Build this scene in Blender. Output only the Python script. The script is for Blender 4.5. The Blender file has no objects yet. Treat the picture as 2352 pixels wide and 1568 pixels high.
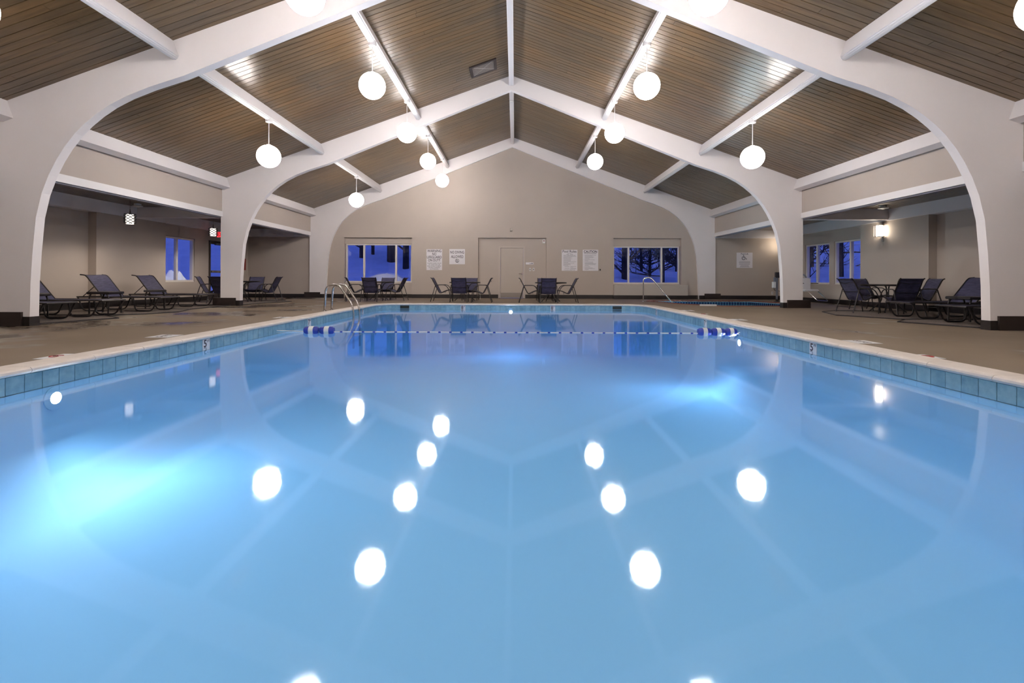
import bpy, math, random
from mathutils import Vector, Matrix
from mathutils.geometry import tessellate_polygon

# ------------------------------------------------------------------ camera, world, exposure
scn = bpy.context.scene
COL = scn.collection
PI = math.pi
FPX = 1100.0
CAM = Vector((0.1216, 0.0, 0.7815))
PITCH, YAW, ROLL, PPY = 0.0014, -0.0061, 0.0037, 639.2
fw0 = Vector((math.sin(YAW), math.cos(YAW), 0)); rt0 = Vector((math.cos(YAW), -math.sin(YAW), 0)); up0 = Vector((0, 0, 1))
fw = fw0 * math.cos(PITCH) + up0 * math.sin(PITCH)
up1 = up0 * math.cos(PITCH) - fw0 * math.sin(PITCH)
rt = rt0 * math.cos(ROLL) + up1 * math.sin(ROLL)
up = up1 * math.cos(ROLL) - rt0 * math.sin(ROLL)
cd = bpy.data.cameras.new('camera')
cd.sensor_fit = 'HORIZONTAL'; cd.sensor_width = 36.0
cd.lens = FPX / 2352 * 36.0
cd.shift_y = -(784 - PPY) / 2352
cd.clip_start = 0.05; cd.clip_end = 400
cam = bpy.data.objects.new('camera', cd); COL.objects.link(cam)
cam.matrix_world = Matrix(((rt.x, up.x, -fw.x, CAM.x), (rt.y, up.y, -fw.y, CAM.y), (rt.z, up.z, -fw.z, CAM.z), (0, 0, 0, 1)))
scn.camera = cam

world = bpy.data.worlds.new('dusk'); scn.world = world
world.use_nodes = True
bg = world.node_tree.nodes['Background']
bg.inputs['Color'].default_value = (0.085, 0.14, 0.66, 1)
bg.inputs['Strength'].default_value = 0.70

vs = scn.view_settings
vs.view_transform = 'Standard'; vs.look = 'None'; vs.exposure = 0.22; vs.gamma = 1.0; vs.use_curve_mapping = False
GLOBE_POWER = 740.0        # watts per globe
LAMP_TINT = (1.0, 0.94, 0.90)
POOL_POWER = 44.0
PENDANT_POWER = 45.0
SCONCE_POWER = 20.0
try:
    scn.cycles.use_denoising = True
    scn.cycles.max_bounces = 6
    scn.cycles.diffuse_bounces = 4
    scn.cycles.glossy_bounces = 2
    scn.cycles.transparent_max_bounces = 12
    scn.cycles.use_adaptive_sampling = True
    scn.cycles.adaptive_threshold = 0.06
    scn.cycles.adaptive_min_samples = 14
    scn.cycles.use_light_tree = False
    scn.cycles.sample_clamp_indirect = 6.0
    scn.cycles.caustics_reflective = False
    scn.cycles.caustics_refractive = False
except Exception:
    pass

rnd = random.Random(7)

# ------------------------------------------------------------------ materials
def lin(r, g, b):
    f = lambda c: (c / 255 / 12.92) if c / 255 <= 0.04045 else ((c / 255 + 0.055) / 1.055) ** 2.4
    return (f(r), f(g), f(b), 1)

M = {}
def mat(name, col, rough=0.5, metal=0.0, spec=0.5, noise=0.0, nscale=4.0, bump=0.0, bscale=60.0, coat=0.0):
    m = bpy.data.materials.new(name); m.use_nodes = True
    nt = m.node_tree; b = nt.nodes['Principled BSDF']
    b.inputs['Base Color'].default_value = col
    b.inputs['Roughness'].default_value = rough
    b.inputs['Metallic'].default_value = metal
    b.inputs['Specular IOR Level'].default_value = spec
    b.inputs['Coat Weight'].default_value = coat
    if noise or bump:
        tc = nt.nodes.new('ShaderNodeNewGeometry')
        if noise:
            n = nt.nodes.new('ShaderNodeTexNoise'); n.inputs['Scale'].default_value = nscale; n.inputs['Detail'].default_value = 4
            nt.links.new(tc.outputs['Position'], n.inputs['Vector'])
            r = nt.nodes.new('ShaderNodeMapRange')
            r.inputs['From Min'].default_value = 0.3; r.inputs['From Max'].default_value = 0.7
            r.inputs['To Min'].default_value = 1 - noise; r.inputs['To Max'].default_value = 1 + noise
            nt.links.new(n.outputs['Fac'], r.inputs['Value'])
            mx = nt.nodes.new('ShaderNodeVectorMath'); mx.operation = 'SCALE'
            mx.inputs[0].default_value = col[:3]
            nt.links.new(r.outputs['Result'], mx.inputs['Scale'])
            nt.links.new(mx.outputs['Vector'], b.inputs['Base Color'])
        if bump:
            n2 = nt.nodes.new('ShaderNodeTexNoise'); n2.inputs['Scale'].default_value = bscale; n2.inputs['Detail'].default_value = 3
            nt.links.new(tc.outputs['Position'], n2.inputs['Vector'])
            bp = nt.nodes.new('ShaderNodeBump'); bp.inputs['Strength'].default_value = bump; bp.inputs['Distance'].default_value = 0.01
            nt.links.new(n2.outputs['Fac'], bp.inputs['Height'])
            nt.links.new(bp.outputs['Normal'], b.inputs['Normal'])
    M[name] = m
    return m

def emit(name, col, strength, sampled=True):
    m = bpy.data.materials.new(name); m.use_nodes = True
    nt = m.node_tree; nt.nodes.clear()
    e = nt.nodes.new('ShaderNodeEmission'); e.inputs['Color'].default_value = (*col, 1); e.inputs['Strength'].default_value = strength
    o = nt.nodes.new('ShaderNodeOutputMaterial'); nt.links.new(e.outputs[0], o.inputs['Surface'])
    if not sampled: m.cycles.emission_sampling = 'NONE'
    M[name] = m
    return m

def clear(name, tint, ior, rough):
    """clear pane or water surface: see-through plus Fresnel reflection"""
    m = bpy.data.materials.new(name); m.use_nodes = True
    nt = m.node_tree; nt.nodes.clear()
    t = nt.nodes.new('ShaderNodeBsdfTransparent'); t.inputs['Color'].default_value = tint
    g = nt.nodes.new('ShaderNodeBsdfGlossy'); g.inputs['Roughness'].default_value = rough; g.inputs['Color'].default_value = (1, 1, 1, 1)
    geo = nt.nodes.new('ShaderNodeNewGeometry')
    dt = nt.nodes.new('ShaderNodeVectorMath'); dt.operation = 'DOT_PRODUCT'
    nt.links.new(geo.outputs['Incoming'], dt.inputs[0]); nt.links.new(geo.outputs['Normal'], dt.inputs[1])
    def op(kind, a, b=None, c=None):
        q = nt.nodes.new('ShaderNodeMath'); q.operation = kind
        for i, v in enumerate((a, b, c)):
            if v is None: continue
            if isinstance(v, (int, float)): q.inputs[i].default_value = v
            else: nt.links.new(v, q.inputs[i])
        return q.outputs[0]
    f0 = ((ior - 1) / (ior + 1)) ** 2
    fac = op('MULTIPLY_ADD', op('POWER', op('SUBTRACT', 1.0, op('ABSOLUTE', dt.outputs['Value'])), 5.0), 1 - f0, f0)
    mx = nt.nodes.new('ShaderNodeMixShader'); o = nt.nodes.new('ShaderNodeOutputMaterial')
    nt.links.new(fac, mx.inputs[0]); nt.links.new(t.outputs[0], mx.inputs[1]); nt.links.new(g.outputs[0], mx.inputs[2])
    nt.links.new(mx.outputs[0], o.inputs['Surface'])
    M[name] = m
    return m

mat('wall_paint', lin(186, 174, 164), 0.75, spec=0.25, noise=0.02, nscale=1.5, bump=0.08, bscale=120)
mat('frame_paint', lin(236, 230, 230), 0.6, spec=0.3, noise=0.012, nscale=2, bump=0.05, bscale=90)
mat('trim_paint', lin(232, 228, 228), 0.35, spec=0.4)
mat('groove_paint', lin(140, 138, 148), 0.6)
mat('base_black', lin(38, 33, 33), 0.45, noise=0.05)
mat('plinth_brown', lin(50, 40, 38), 0.5, noise=0.06)
mat('window_white', lin(222, 216, 210), 0.45)
mat('door_paint', lin(186, 174, 163), 0.5, noise=0.01)
mat('door_frame_paint', lin(190, 178, 167), 0.5)
mat('kick_steel', lin(150, 142, 135), 0.35, metal=0.8)
mat('steel', lin(205, 200, 196), 0.18, metal=1.0)
mat('dark_metal', lin(40, 35, 36), 0.4, metal=0.0, spec=0.5)
mat('door_bronze', lin(70, 62, 60), 0.45)
mat('plastic_white', lin(228, 226, 224), 0.4)
mat('plastic_grey', lin(120, 122, 130), 0.45)
mat('sign_white', lin(226, 222, 226), 0.5)
mat('ink', lin(58, 52, 60), 0.6)
mat('ink_soft', lin(150, 145, 152), 0.6)
mat('ink_red', lin(150, 40, 36), 0.6)
mat('red_paint', lin(150, 40, 34), 0.45)
mat('coping', lin(214, 204, 196), 0.55, noise=0.06, nscale=9, bump=0.1, bscale=70)
mat('grout', lin(120, 140, 140), 0.8)
mat('basin', (0.40, 0.70, 0.95, 1), 0.7, spec=0.2, noise=0.02, nscale=0.6)
mat('marker_white', lin(214, 214, 216), 0.4)
mat('float_blue', lin(40, 58, 160), 0.4)
mat('float_white', lin(225, 225, 220), 0.4)
mat('brick_red', lin(120, 62, 48), 0.7, noise=0.2, nscale=8)
mat('tile_navy', lin(40, 66, 110), 0.25, noise=0.3, nscale=9)
mat('spa_basin', (0.25, 0.6, 0.75, 1), 0.6)
mat('mat_grey', lin(122, 112, 106), 0.95, spec=0.1, noise=0.22, nscale=45, bump=0.5, bscale=150)
mat('mat_edge', lin(46, 42, 44), 0.8)
mat('snow', (0.82, 0.85, 0.92, 1), 0.9, spec=0.1, noise=0.05, nscale=1.2)
mat('bark', lin(62, 54, 52), 0.95, noise=0.3, nscale=6)
mat('skimmer_dark', lin(34, 38, 34), 0.7)
mat('heater_paint', lin(186, 178, 170), 0.5)
mat('conduit', lin(178, 168, 158), 0.6)
emit('globe_glow', LAMP_TINT, 16.0, False)
emit('pool_glow', (0.80, 0.95, 1.0), 120.0, False)
emit('spa_glow', (0.7, 0.92, 1.0), 60.0, False)
emit('pendant_glow', (1.0, 0.90, 0.80), 1.7, False)
emit('sconce_glow', (1.0, 0.87, 0.70), SCONCE_POWER)
emit('exit_glow', (1.0, 0.06, 0.07), 1.1, False)
emit('exit_letter', (0.35, 0.0, 0.01), 0.5, False)
emit('added_yard_glow', (1.0, 0.95, 0.88), 60.0, False)
clear('window_glass', (0.97, 0.98, 1, 1), 1.5, 0.0)
clear('water', (0.97, 0.99, 1.0, 1), 1.33, 0.05)
va_ = M['water'].node_tree.nodes.new('ShaderNodeVolumeAbsorption')
va_.inputs['Color'].default_value = (0.05, 0.60, 0.97, 1); va_.inputs['Density'].default_value = 0.165
M['water'].node_tree.links.new(va_.outputs[0], [n_ for n_ in M['water'].node_tree.nodes if n_.type == 'OUTPUT_MATERIAL'][0].inputs['Volume'])
clear('spa_water', (0.90, 0.97, 1.0, 1), 1.33, 0.045)
clear('table_glass', (0.5, 0.5, 0.52, 1), 1.5, 0.05)

def wood_material():
    m = bpy.data.materials.new('ceiling_wood'); m.use_nodes = True
    nt = m.node_tree; N = nt.nodes; L = nt.links; b = N['Principled BSDF']
    geo = N.new('ShaderNodeNewGeometry'); oi = N.new('ShaderNodeObjectInfo')
    add = N.new('ShaderNodeMath'); add.operation = 'ADD'
    L.new(oi.outputs['Random'], add.inputs[0]); L.new(geo.outputs['Random Per Island'], add.inputs[1])
    fr = N.new('ShaderNodeMath'); fr.operation = 'FRACT'; L.new(add.outputs[0], fr.inputs[0])
    mul = N.new('ShaderNodeMath'); mul.operation = 'MULTIPLY'; mul.inputs[1].default_value = 60; L.new(fr.outputs[0], mul.inputs[0])
    cmb = N.new('ShaderNodeCombineXYZ'); L.new(mul.outputs[0], cmb.inputs['Z'])
    va = N.new('ShaderNodeVectorMath'); va.operation = 'MULTIPLY'; va.inputs[1].default_value = (1.0, 12, 1.0)
    L.new(geo.outputs['Position'], va.inputs[0])
    vb = N.new('ShaderNodeVectorMath'); vb.operation = 'ADD'; L.new(va.outputs[0], vb.inputs[0]); L.new(cmb.outputs[0], vb.inputs[1])
    n = N.new('ShaderNodeTexNoise'); n.inputs['Scale'].default_value = 1.6; n.inputs['Detail'].default_value = 6; n.inputs['Distortion'].default_value = 0.5
    L.new(vb.outputs[0], n.inputs['Vector'])
    r1 = N.new('ShaderNodeValToRGB')
    r1.color_ramp.elements[0].position = 0.30; r1.color_ramp.elements[0].color = lin(92, 76, 58)
    r1.color_ramp.elements[1].position = 0.72; r1.color_ramp.elements[1].color = lin(118, 99, 77)
    L.new(n.outputs['Fac'], r1.inputs['Fac'])
    r2 = N.new('ShaderNodeValToRGB')
    for k, (p, c) in enumerate(((0.0, (0.88, 0.88, 0.90)), (0.5, (1.0, 0.99, 0.96)), (1.0, (1.10, 1.02, 0.90)))):
        e = r2.color_ramp.elements[k] if k < 2 else r2.color_ramp.elements.new(p)
        e.position = p; e.color = (*c, 1)
    L.new(fr.outputs[0], r2.inputs['Fac'])
    # broad stain patches, grey to honey
    n3 = N.new('ShaderNodeTexNoise'); n3.inputs['Scale'].default_value = 0.55; n3.inputs['Detail'].default_value = 2
    L.new(geo.outputs['Position'], n3.inputs['Vector'])
    r3 = N.new('ShaderNodeValToRGB')
    r3.color_ramp.elements[0].position = 0.4; r3.color_ramp.elements[0].color = (0.95, 0.97, 1.0, 1)
    r3.color_ramp.elements[1].position = 0.65; r3.color_ramp.elements[1].color = (1.08, 0.96, 0.78, 1)
    L.new(n3.outputs['Fac'], r3.inputs['Fac'])
    m1 = N.new('ShaderNodeMix'); m1.data_type = 'RGBA'; m1.blend_type = 'MULTIPLY'; m1.inputs['Factor'].default_value = 1
    L.new(r1.outputs[0], m1.inputs['A']); L.new(r2.outputs[0], m1.inputs['B'])
    m2 = N.new('ShaderNodeMix'); m2.data_type = 'RGBA'; m2.blend_type = 'MULTIPLY'; m2.inputs['Factor'].default_value = 1
    L.new(m1.outputs['Result'], m2.inputs['A']); L.new(r3.outputs[0], m2.inputs['B'])
    L.new(m2.outputs['Result'], b.inputs['Base Color'])
    b.inputs['Roughness'].default_value = 0.28
    b.inputs['Specular IOR Level'].default_value = 0.5
    bp = N.new('ShaderNodeBump'); bp.inputs['Strength'].default_value = 0.12; bp.inputs['Distance'].default_value = 0.01
    L.new(n.outputs['Fac'], bp.inputs['Height']); L.new(bp.outputs['Normal'], b.inputs['Normal'])
    M['ceiling_wood'] = m
wood_material()
mat('deck_dark', lin(46, 40, 34), 0.9)

def deck_material():
    m = bpy.data.materials.new('pool_deck'); m.use_nodes = True
    nt = m.node_tree; N = nt.nodes; L = nt.links; b = N['Principled BSDF']
    geo = N.new('ShaderNodeNewGeometry')
    n1 = N.new('ShaderNodeTexNoise'); n1.inputs['Scale'].default_value = 0.7; n1.inputs['Detail'].default_value = 5
    n2 = N.new('ShaderNodeTexNoise'); n2.inputs['Scale'].default_value = 90; n2.inputs['Detail'].default_value = 2
    L.new(geo.outputs['Position'], n1.inputs['Vector']); L.new(geo.outputs['Position'], n2.inputs['Vector'])
    r = N.new('ShaderNodeValToRGB')
    r.color_ramp.elements[0].position = 0.3; r.color_ramp.elements[0].color = lin(116, 101, 85)
    r.color_ramp.elements[1].position = 0.7; r.color_ramp.elements[1].color = lin(132, 116, 98)
    L.new(n1.outputs['Fac'], r.inputs['Fac'])
    # wet patches left of the pool, drying stains elsewhere
    sep = N.new('ShaderNodeSeparateXYZ'); L.new(geo.outputs['Position'], sep.inputs[0])
    side = N.new('ShaderNodeMapRange'); side.inputs['From Min'].default_value = -4.6; side.inputs['From Max'].default_value = -5.6
    side.inputs['To Min'].default_value = -0.10; side.inputs['To Max'].default_value = 0.05
    L.new(sep.outputs['X'], side.inputs['Value'])
    nw = N.new('ShaderNodeTexNoise'); nw.inputs['Scale'].default_value = 0.62; nw.inputs['Detail'].default_value = 4; nw.inputs['Roughness'].default_value = 0.55
    L.new(geo.outputs['Position'], nw.inputs['Vector'])
    sm = N.new('ShaderNodeMath'); sm.operation = 'ADD'; L.new(nw.outputs['Fac'], sm.inputs[0]); L.new(side.outputs[0], sm.inputs[1])
    wet = N.new('ShaderNodeMapRange'); wet.interpolation_type = 'SMOOTHSTEP'
    wet.inputs['From Min'].default_value = 0.50; wet.inputs['From Max'].default_value = 0.63
    L.new(sm.outputs[0], wet.inputs['Value'])
    mx = N.new('ShaderNodeMix'); mx.data_type = 'RGBA'; L.new(wet.outputs[0], mx.inputs['Factor'])
    L.new(r.outputs[0], mx.inputs['A']); mx.inputs['B'].default_value = lin(88, 76, 64)
    L.new(mx.outputs['Result'], b.inputs['Base Color'])
    rr = N.new('ShaderNodeMapRange'); rr.inputs['To Min'].default_value = 0.58; rr.inputs['To Max'].default_value = 0.22
    L.new(wet.outputs[0], rr.inputs['Value']); L.new(rr.outputs[0], b.inputs['Roughness'])
    inv = N.new('ShaderNodeMapRange'); inv.inputs['To Min'].default_value = 0.35; inv.inputs['To Max'].default_value = 0.04
    L.new(wet.outputs[0], inv.inputs['Value'])
    bp = N.new('ShaderNodeBump'); bp.inputs['Distance'].default_value = 0.006
    L.new(inv.outputs[0], bp.inputs['Strength']); L.new(n2.outputs['Fac'], bp.inputs['Height']); L.new(bp.outputs['Normal'], b.inputs['Normal'])
    M['pool_deck'] = m
deck_material()

def weave_material():
    m = bpy.data.materials.new('sling_fabric'); m.use_nodes = True
    nt = m.node_tree; N = nt.nodes; L = nt.links; b = N['Principled BSDF']
    tc = N.new('ShaderNodeTexCoord')
    mp = N.new('ShaderNodeVectorMath'); mp.operation = 'MULTIPLY'; mp.inputs[1].default_value = (60, 5, 60)
    L.new(tc.outputs['Object'], mp.inputs[0])
    n = N.new('ShaderNodeTexNoise'); n.inputs['Scale'].default_value = 1.5; n.inputs['Detail'].default_value = 3
    L.new(mp.outputs[0], n.inputs['Vector'])
    r = N.new('ShaderNodeValToRGB')
    r.color_ramp.elements[0].position = 0.3; r.color_ramp.elements[0].color = lin(46, 45, 68)
    r.color_ramp.elements[1].position = 0.7; r.color_ramp.elements[1].color = lin(82, 81, 112)
    L.new(n.outputs['Fac'], r.inputs['Fac']); L.new(r.outputs[0], b.inputs['Base Color'])
    b.inputs['Roughness'].default_value = 0.65; b.inputs['Specular IOR Level'].default_value = 0.4
    M['sling_fabric'] = m
weave_material()

def tile_material():
    m = bpy.data.materials.new('pool_tile'); m.use_nodes = True
    nt = m.node_tree; N = nt.nodes; L = nt.links; b = N['Principled BSDF']
    oi = N.new('ShaderNodeObjectInfo'); geo = N.new('ShaderNodeNewGeometry')
    n = N.new('ShaderNodeTexNoise'); n.inputs['Scale'].default_value = 14; n.inputs['Detail'].default_value = 4
    L.new(geo.outputs['Position'], n.inputs['Vector'])
    a = N.new('ShaderNodeMath'); a.operation = 'MULTIPLY_ADD'; a.inputs[1].default_value = 0.35; L.new(oi.outputs['Random'], a.inputs[0]); L.new(n.outputs['Fac'], a.inputs[2])
    r = N.new('ShaderNodeValToRGB')
    r.color_ramp.elements[0].position = 0.35; r.color_ramp.elements[0].color = lin(106, 146, 164)
    r.color_ramp.elements[1].position = 0.95; r.color_ramp.elements[1].color = lin(142, 178, 192)
    L.new(a.outputs[0], r.inputs['Fac']); L.new(r.outputs[0], b.inputs['Base Color'])
    b.inputs['Roughness'].default_value = 0.22
    M['pool_tile'] = m
tile_material()

# ------------------------------------------------------------------ mesh helpers
class MB:
    def __init__(s): s.v = []; s.f = []
    def add(s, vs, fs):
        o = len(s.v); s.v += [tuple(p) for p in vs]; s.f += [tuple(i + o for i in q) for q in fs]; return s
    def box(s, x0, x1, y0, y1, z0, z1):
        x0, x1 = sorted((x0, x1)); y0, y1 = sorted((y0, y1)); z0, z1 = sorted((z0, z1))
        return s.add([(x0, y0, z0), (x1, y0, z0), (x1, y1, z0), (x0, y1, z0), (x0, y0, z1), (x1, y0, z1), (x1, y1, z1), (x0, y1, z1)],
                     [(0, 3, 2, 1), (4, 5, 6, 7), (0, 1, 5, 4), (1, 2, 6, 5), (2, 3, 7, 6), (3, 0, 4, 7)])
    def bbox(s, x0, x1, y0, y1, z0, z1, c):
        """box with its edges chamfered all round in plan and at top and bottom"""
        def ring(z, i):
            a, b, d, e = x0 + i, x1 - i, y0 + i, y1 - i
            return [(a + c, d, z), (b - c, d, z), (b, d + c, z), (b, e - c, z), (b - c, e, z), (a + c, e, z), (a, e - c, z), (a, d + c, z)]
        rs = [ring(z0, c), ring(z0 + c, 0), ring(z1 - c, 0), ring(z1, c)]
        vs = [p for r in rs for p in r]; fs = []
        for k in range(3):
            for j in range(8):
                fs.append((k * 8 + j, k * 8 + (j + 1) % 8, (k + 1) * 8 + (j + 1) % 8, (k + 1) * 8 + j))
        fs.append(tuple(range(7, -1, -1))); fs.append(tuple(range(24, 32)))
        return s.add(vs, fs)
    def prism(s, poly, a, b, axis='z'):
        """poly: list of 2D points; extruded between a and b along axis"""
        def P(u, v, w):
            return {'z': (u, v, w), 'y': (u, w, v), 'x': (w, u, v)}[axis]
        n = len(poly)
        area = sum(poly[i][0] * poly[(i + 1) % n][1] - poly[(i + 1) % n][0] * poly[i][1] for i in range(n))
        if area < 0: poly = poly[::-1]
        vs = [P(u, v, a) for u, v in poly] + [P(u, v, b) for u, v in poly]
        tri = tessellate_polygon([[Vector((u, v, 0)) for u, v in poly]])
        fs = []
        for t in tri:
            q = [poly[i] for i in t]
            ar = (q[1][0] - q[0][0]) * (q[2][1] - q[0][1]) - (q[2][0] - q[0][0]) * (q[1][1] - q[0][1])
            t = tuple(t) if ar > 0 else tuple(t)[::-1]
            fs.append(tuple(t[::-1])); fs.append(tuple(i + n for i in t))
        for i in range(n):
            j = (i + 1) % n; fs.append((i, j, j + n, i + n))
        if axis == 'y': fs = [q[::-1] for q in fs]
        return s.add(vs, fs)
    def tube(s, path, r, n=8, closed=False):
        P = [Vector(p) for p in path]; m = len(P)
        rr = r if isinstance(r, (list, tuple)) else [r] * m
        T = []
        for i in range(m):
            if closed: d = P[(i + 1) % m] - P[i - 1]
            elif i == 0: d = P[1] - P[0]
            elif i == m - 1: d = P[-1] - P[-2]
            else: d = (P[i + 1] - P[i]).normalized() + (P[i] - P[i - 1]).normalized()
            T.append(d.normalized())
        ref = Vector((0, 0, 1)) if abs(T[0].z) < 0.9 else Vector((0, 1, 0))
        u = (ref - T[0] * ref.dot(T[0])).normalized()
        vs = []
        for i in range(m):
            if i: u = (u - T[i] * u.dot(T[i])).normalized()
            w = T[i].cross(u)
            vs += [P[i] + (u * math.cos(2 * PI * k / n) + w * math.sin(2 * PI * k / n)) * rr[i] for k in range(n)]
        fs = []
        for i in range(m if closed else m - 1):
            j = (i + 1) % m
            for k in range(n):
                k2 = (k + 1) % n
                fs.append((i * n + k, i * n + k2, j * n + k2, j * n + k))
        if not closed:
            fs.append(tuple(range(n - 1, -1, -1))); fs.append(tuple((m - 1) * n + k for k in range(n)))
        return s.add(vs, fs)
    def lathe(s, prof, n=24, c=(0, 0, 0)):
        vs = []; fs = []
        for r, z in prof:
            vs += [(c[0] + r * math.cos(2 * PI * k / n), c[1] + r * math.sin(2 * PI * k / n), c[2] + z) for k in range(n)]
        for i in range(len(prof) - 1):
            for k in range(n):
                k2 = (k + 1) % n
                fs.append((i * n + k, i * n + k2, (i + 1) * n + k2, (i + 1) * n + k))
        if prof[0][0] > 1e-6: fs.append(tuple(range(n - 1, -1, -1)))
        if prof[-1][0] > 1e-6: fs.append(tuple((len(prof) - 1) * n + k for k in range(n)))
        return s.add(vs, fs)
    def sweep(s, sections):
        """sections: list of equal-length closed rings, skinned and capped"""
        n = len(sections[0]); vs = [p for r in sections for p in r]; fs = []
        for i in range(len(sections) - 1):
            for k in range(n):
                k2 = (k + 1) % n
                fs.append((i * n + k, i * n + k2, (i + 1) * n + k2, (i + 1) * n + k))
        fs.append(tuple(range(n - 1, -1, -1))); fs.append(tuple((len(sections) - 1) * n + k for k in range(n)))
        return s.add(vs, fs)
    def mesh(s, name, material=None, smooth=False):
        me = bpy.data.meshes.new(name); me.from_pydata([tuple(p) for p in s.v], [], s.f); me.update()
        if material: me.materials.append(M[material])
        if smooth:
            me.polygons.foreach_set('use_smooth', [True] * len(me.polygons))
            try: me.set_sharp_from_angle(angle=math.radians(40))
            except Exception: pass
        return me
    def build(s, name, material, parent=None, smooth=False):
        return link(name, s.mesh(name, material, smooth), parent)

def link(name, me, parent=None):
    o = bpy.data.objects.new(name, me); COL.objects.link(o)
    if parent is not None: o.parent = parent
    return o

def tag(o, label=None, cat=None, group=None, kind=None):
    if label: o['label'] = label
    if cat: o['category'] = cat
    if group: o['group'] = group
    if kind: o['kind'] = kind
    return o

def empty(name, loc=(0, 0, 0), rz=0.0):
    o = bpy.data.objects.new(name, None); COL.objects.link(o)
    o.location = loc; o.rotation_euler = (0, 0, rz); o.empty_display_size = 0.1
    return o

def copy_tree(o, parent=None):
    c = o.copy(); COL.objects.link(c)
    if parent is not None: c.parent = parent
    for ch in list(o.children): copy_tree(ch, c)
    return c

def fillet(pts, r, n=5):
    """round the inner corners of a polyline"""
    P = [Vector(p) for p in pts]; out = [P[0]]
    for i in range(1, len(P) - 1):
        a, b, c = P[i - 1], P[i], P[i + 1]
        rr = min(r, (a - b).length * 0.49, (c - b).length * 0.49)
        p0 = b + (a - b).normalized() * rr; p1 = b + (c - b).normalized() * rr
        for k in range(n + 1):
            t = k / n
            out.append(p0 * (1 - t) ** 2 + b * 2 * t * (1 - t) + p1 * t * t)
    out.append(P[-1]); return out

def text_mesh(body, size, width=None, bold=0.0, name='lettering', material='ink', depth=0.0008, stretch=1.0):
    cu = bpy.data.curves.new('txt', 'FONT'); cu.body = body; cu.size = size; cu.align_x = 'CENTER'; cu.align_y = 'CENTER'
    cu.extrude = depth; cu.offset = bold; cu.resolution_u = 3
    o = bpy.data.objects.new('txt', cu); COL.objects.link(o)
    dg = bpy.context.evaluated_depsgraph_get()
    me = bpy.data.meshes.new_from_object(o.evaluated_get(dg)); me.name = name
    bpy.data.objects.remove(o)
    xs = [v.co.x for v in me.vertices]
    k = (width / (max(xs) - min(xs))) if width else 1.0
    cx = (max(xs) + min(xs)) / 2
    for v in me.vertices:
        x, y, z = v.co
        v.co = ((x - cx) * k, -z, y * stretch)
    me.materials.clear(); me.materials.append(M[material]); me.update()
    return me

# ------------------------------------------------------------------ dimensions
F = [-4.10, 1.771, 7.628, 13.486, 19.343]      # arch lines
BAY = 5.857
YB = 19.44                                     # back wall face
YN = -4.20                                     # near wall face
SL = 0.3608
RIDGE = 6.513
ANG = math.atan(SL)
def roof(x): return RIDGE - SL * abs(x)
XE = 8.165                                     # upper side wall face
PW, PY0, PY1, PR = 3.97, 0.60, 14.56, 0.70     # pool half width, ends, corner radius
WZ = -0.13                                     # water level
SPA = [(4.85, 17.3), (5.2, 17.98), (8.93, 17.92), (9.28, 16.4), (9.0, 14.9), (8.2, 14.3), (6.28, 14.2), (5.42, 15.35)]

def pool_path(off, step=0.12):
    """rounded rectangle outline with outward normals, counter-clockwise"""
    R = PR
    out = []
    cs = [(PW - R, PY0 + R, -PI / 2), (PW - R, PY1 - R, 0), (-PW + R, PY1 - R, PI / 2), (-PW + R, PY0 + R, PI)]
    for cx, cy, a0 in cs:
        for k in range(9):
            a = a0 + (PI / 2) * k / 8
            nx, ny = math.cos(a), math.sin(a)
            out.append((cx + nx * (R + off), cy + ny * (R + off), nx, ny))
    return out

# ------------------------------------------------------------------ floor
def build_floor():
    outer = [(-11.2, -4.5), (11.2, -4.5), (11.2, 19.7), (-11.2, 19.7)]
    h1 = [(x, y) for x, y, _, _ in pool_path(0.28)]
    h2 = list(SPA)
    loops = [outer, h1, h2]
    pts = [p for l in loops for p in l]
    tri = tessellate_polygon([[Vector((x, y, 0)) for x, y in l] for l in loops])
    fs = []
    for t in tri:
        q = [pts[i] for i in t]
        ar = (q[1][0] - q[0][0]) * (q[2][1] - q[0][1]) - (q[2][0] - q[0][0]) * (q[1][1] - q[0][1])
        if abs(ar) < 1e-9: continue
        fs.append(tuple(t) if ar > 0 else tuple(t)[::-1])
    m = MB(); m.add([(x, y, 0) for x, y in pts], fs)
    o = m.build('floor', 'pool_deck'); tag(o, 'tan textured concrete deck around the pool, wet in patches', kind='structure')
build_floor()

# ------------------------------------------------------------------ walls
def box_wall(name, boxes, material='wall_paint', label=None):
    m = MB()
    for b in boxes: m.box(*b)
    o = m.build(name, material); tag(o, label, kind='structure'); return o

ZL = 2.455
m = MB()
y0, y1 = YB, YB + 0.34
for a, b in ((-11.25, -6.832), (-4.072, -1.378), (1.395, 4.112), (6.854, 11.25)):
    m.box(a, b, y0, y1, -0.05, ZL)
# left window niche (recessed down to the floor)
m.box(-6.832, -4.072, y0 + 0.12, y1, -0.05, 0.625); m.box(-6.832, -4.072, y0 + 0.12, y1, 2.205, ZL)
# right window niche
m.box(4.112, 6.854, y0 + 0.12, y1, -0.05, 0.60); m.box(4.112, 6.854, y0 + 0.12, y1, 2.135, ZL)
# door recess
m.box(-1.378, -0.51, y0 + 0.10, y1, -0.05, ZL); m.box(0.495, 1.395, y0 + 0.10, y1, -0.05, ZL); m.box(-0.51, 0.495, y0 + 0.10, y1, 2.085, ZL)
m.prism([(-11.25, ZL), (11.25, ZL), (11.25, 3.1), (8.4, 3.75), (0, RIDGE + 0.3), (-8.4, 3.75), (-11.25, 3.1)], y0, y1, 'y')
o = m.build('wall_back', 'wall_paint'); tag(o, 'tall taupe gable wall at the far end of the pool', kind='structure')
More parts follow.
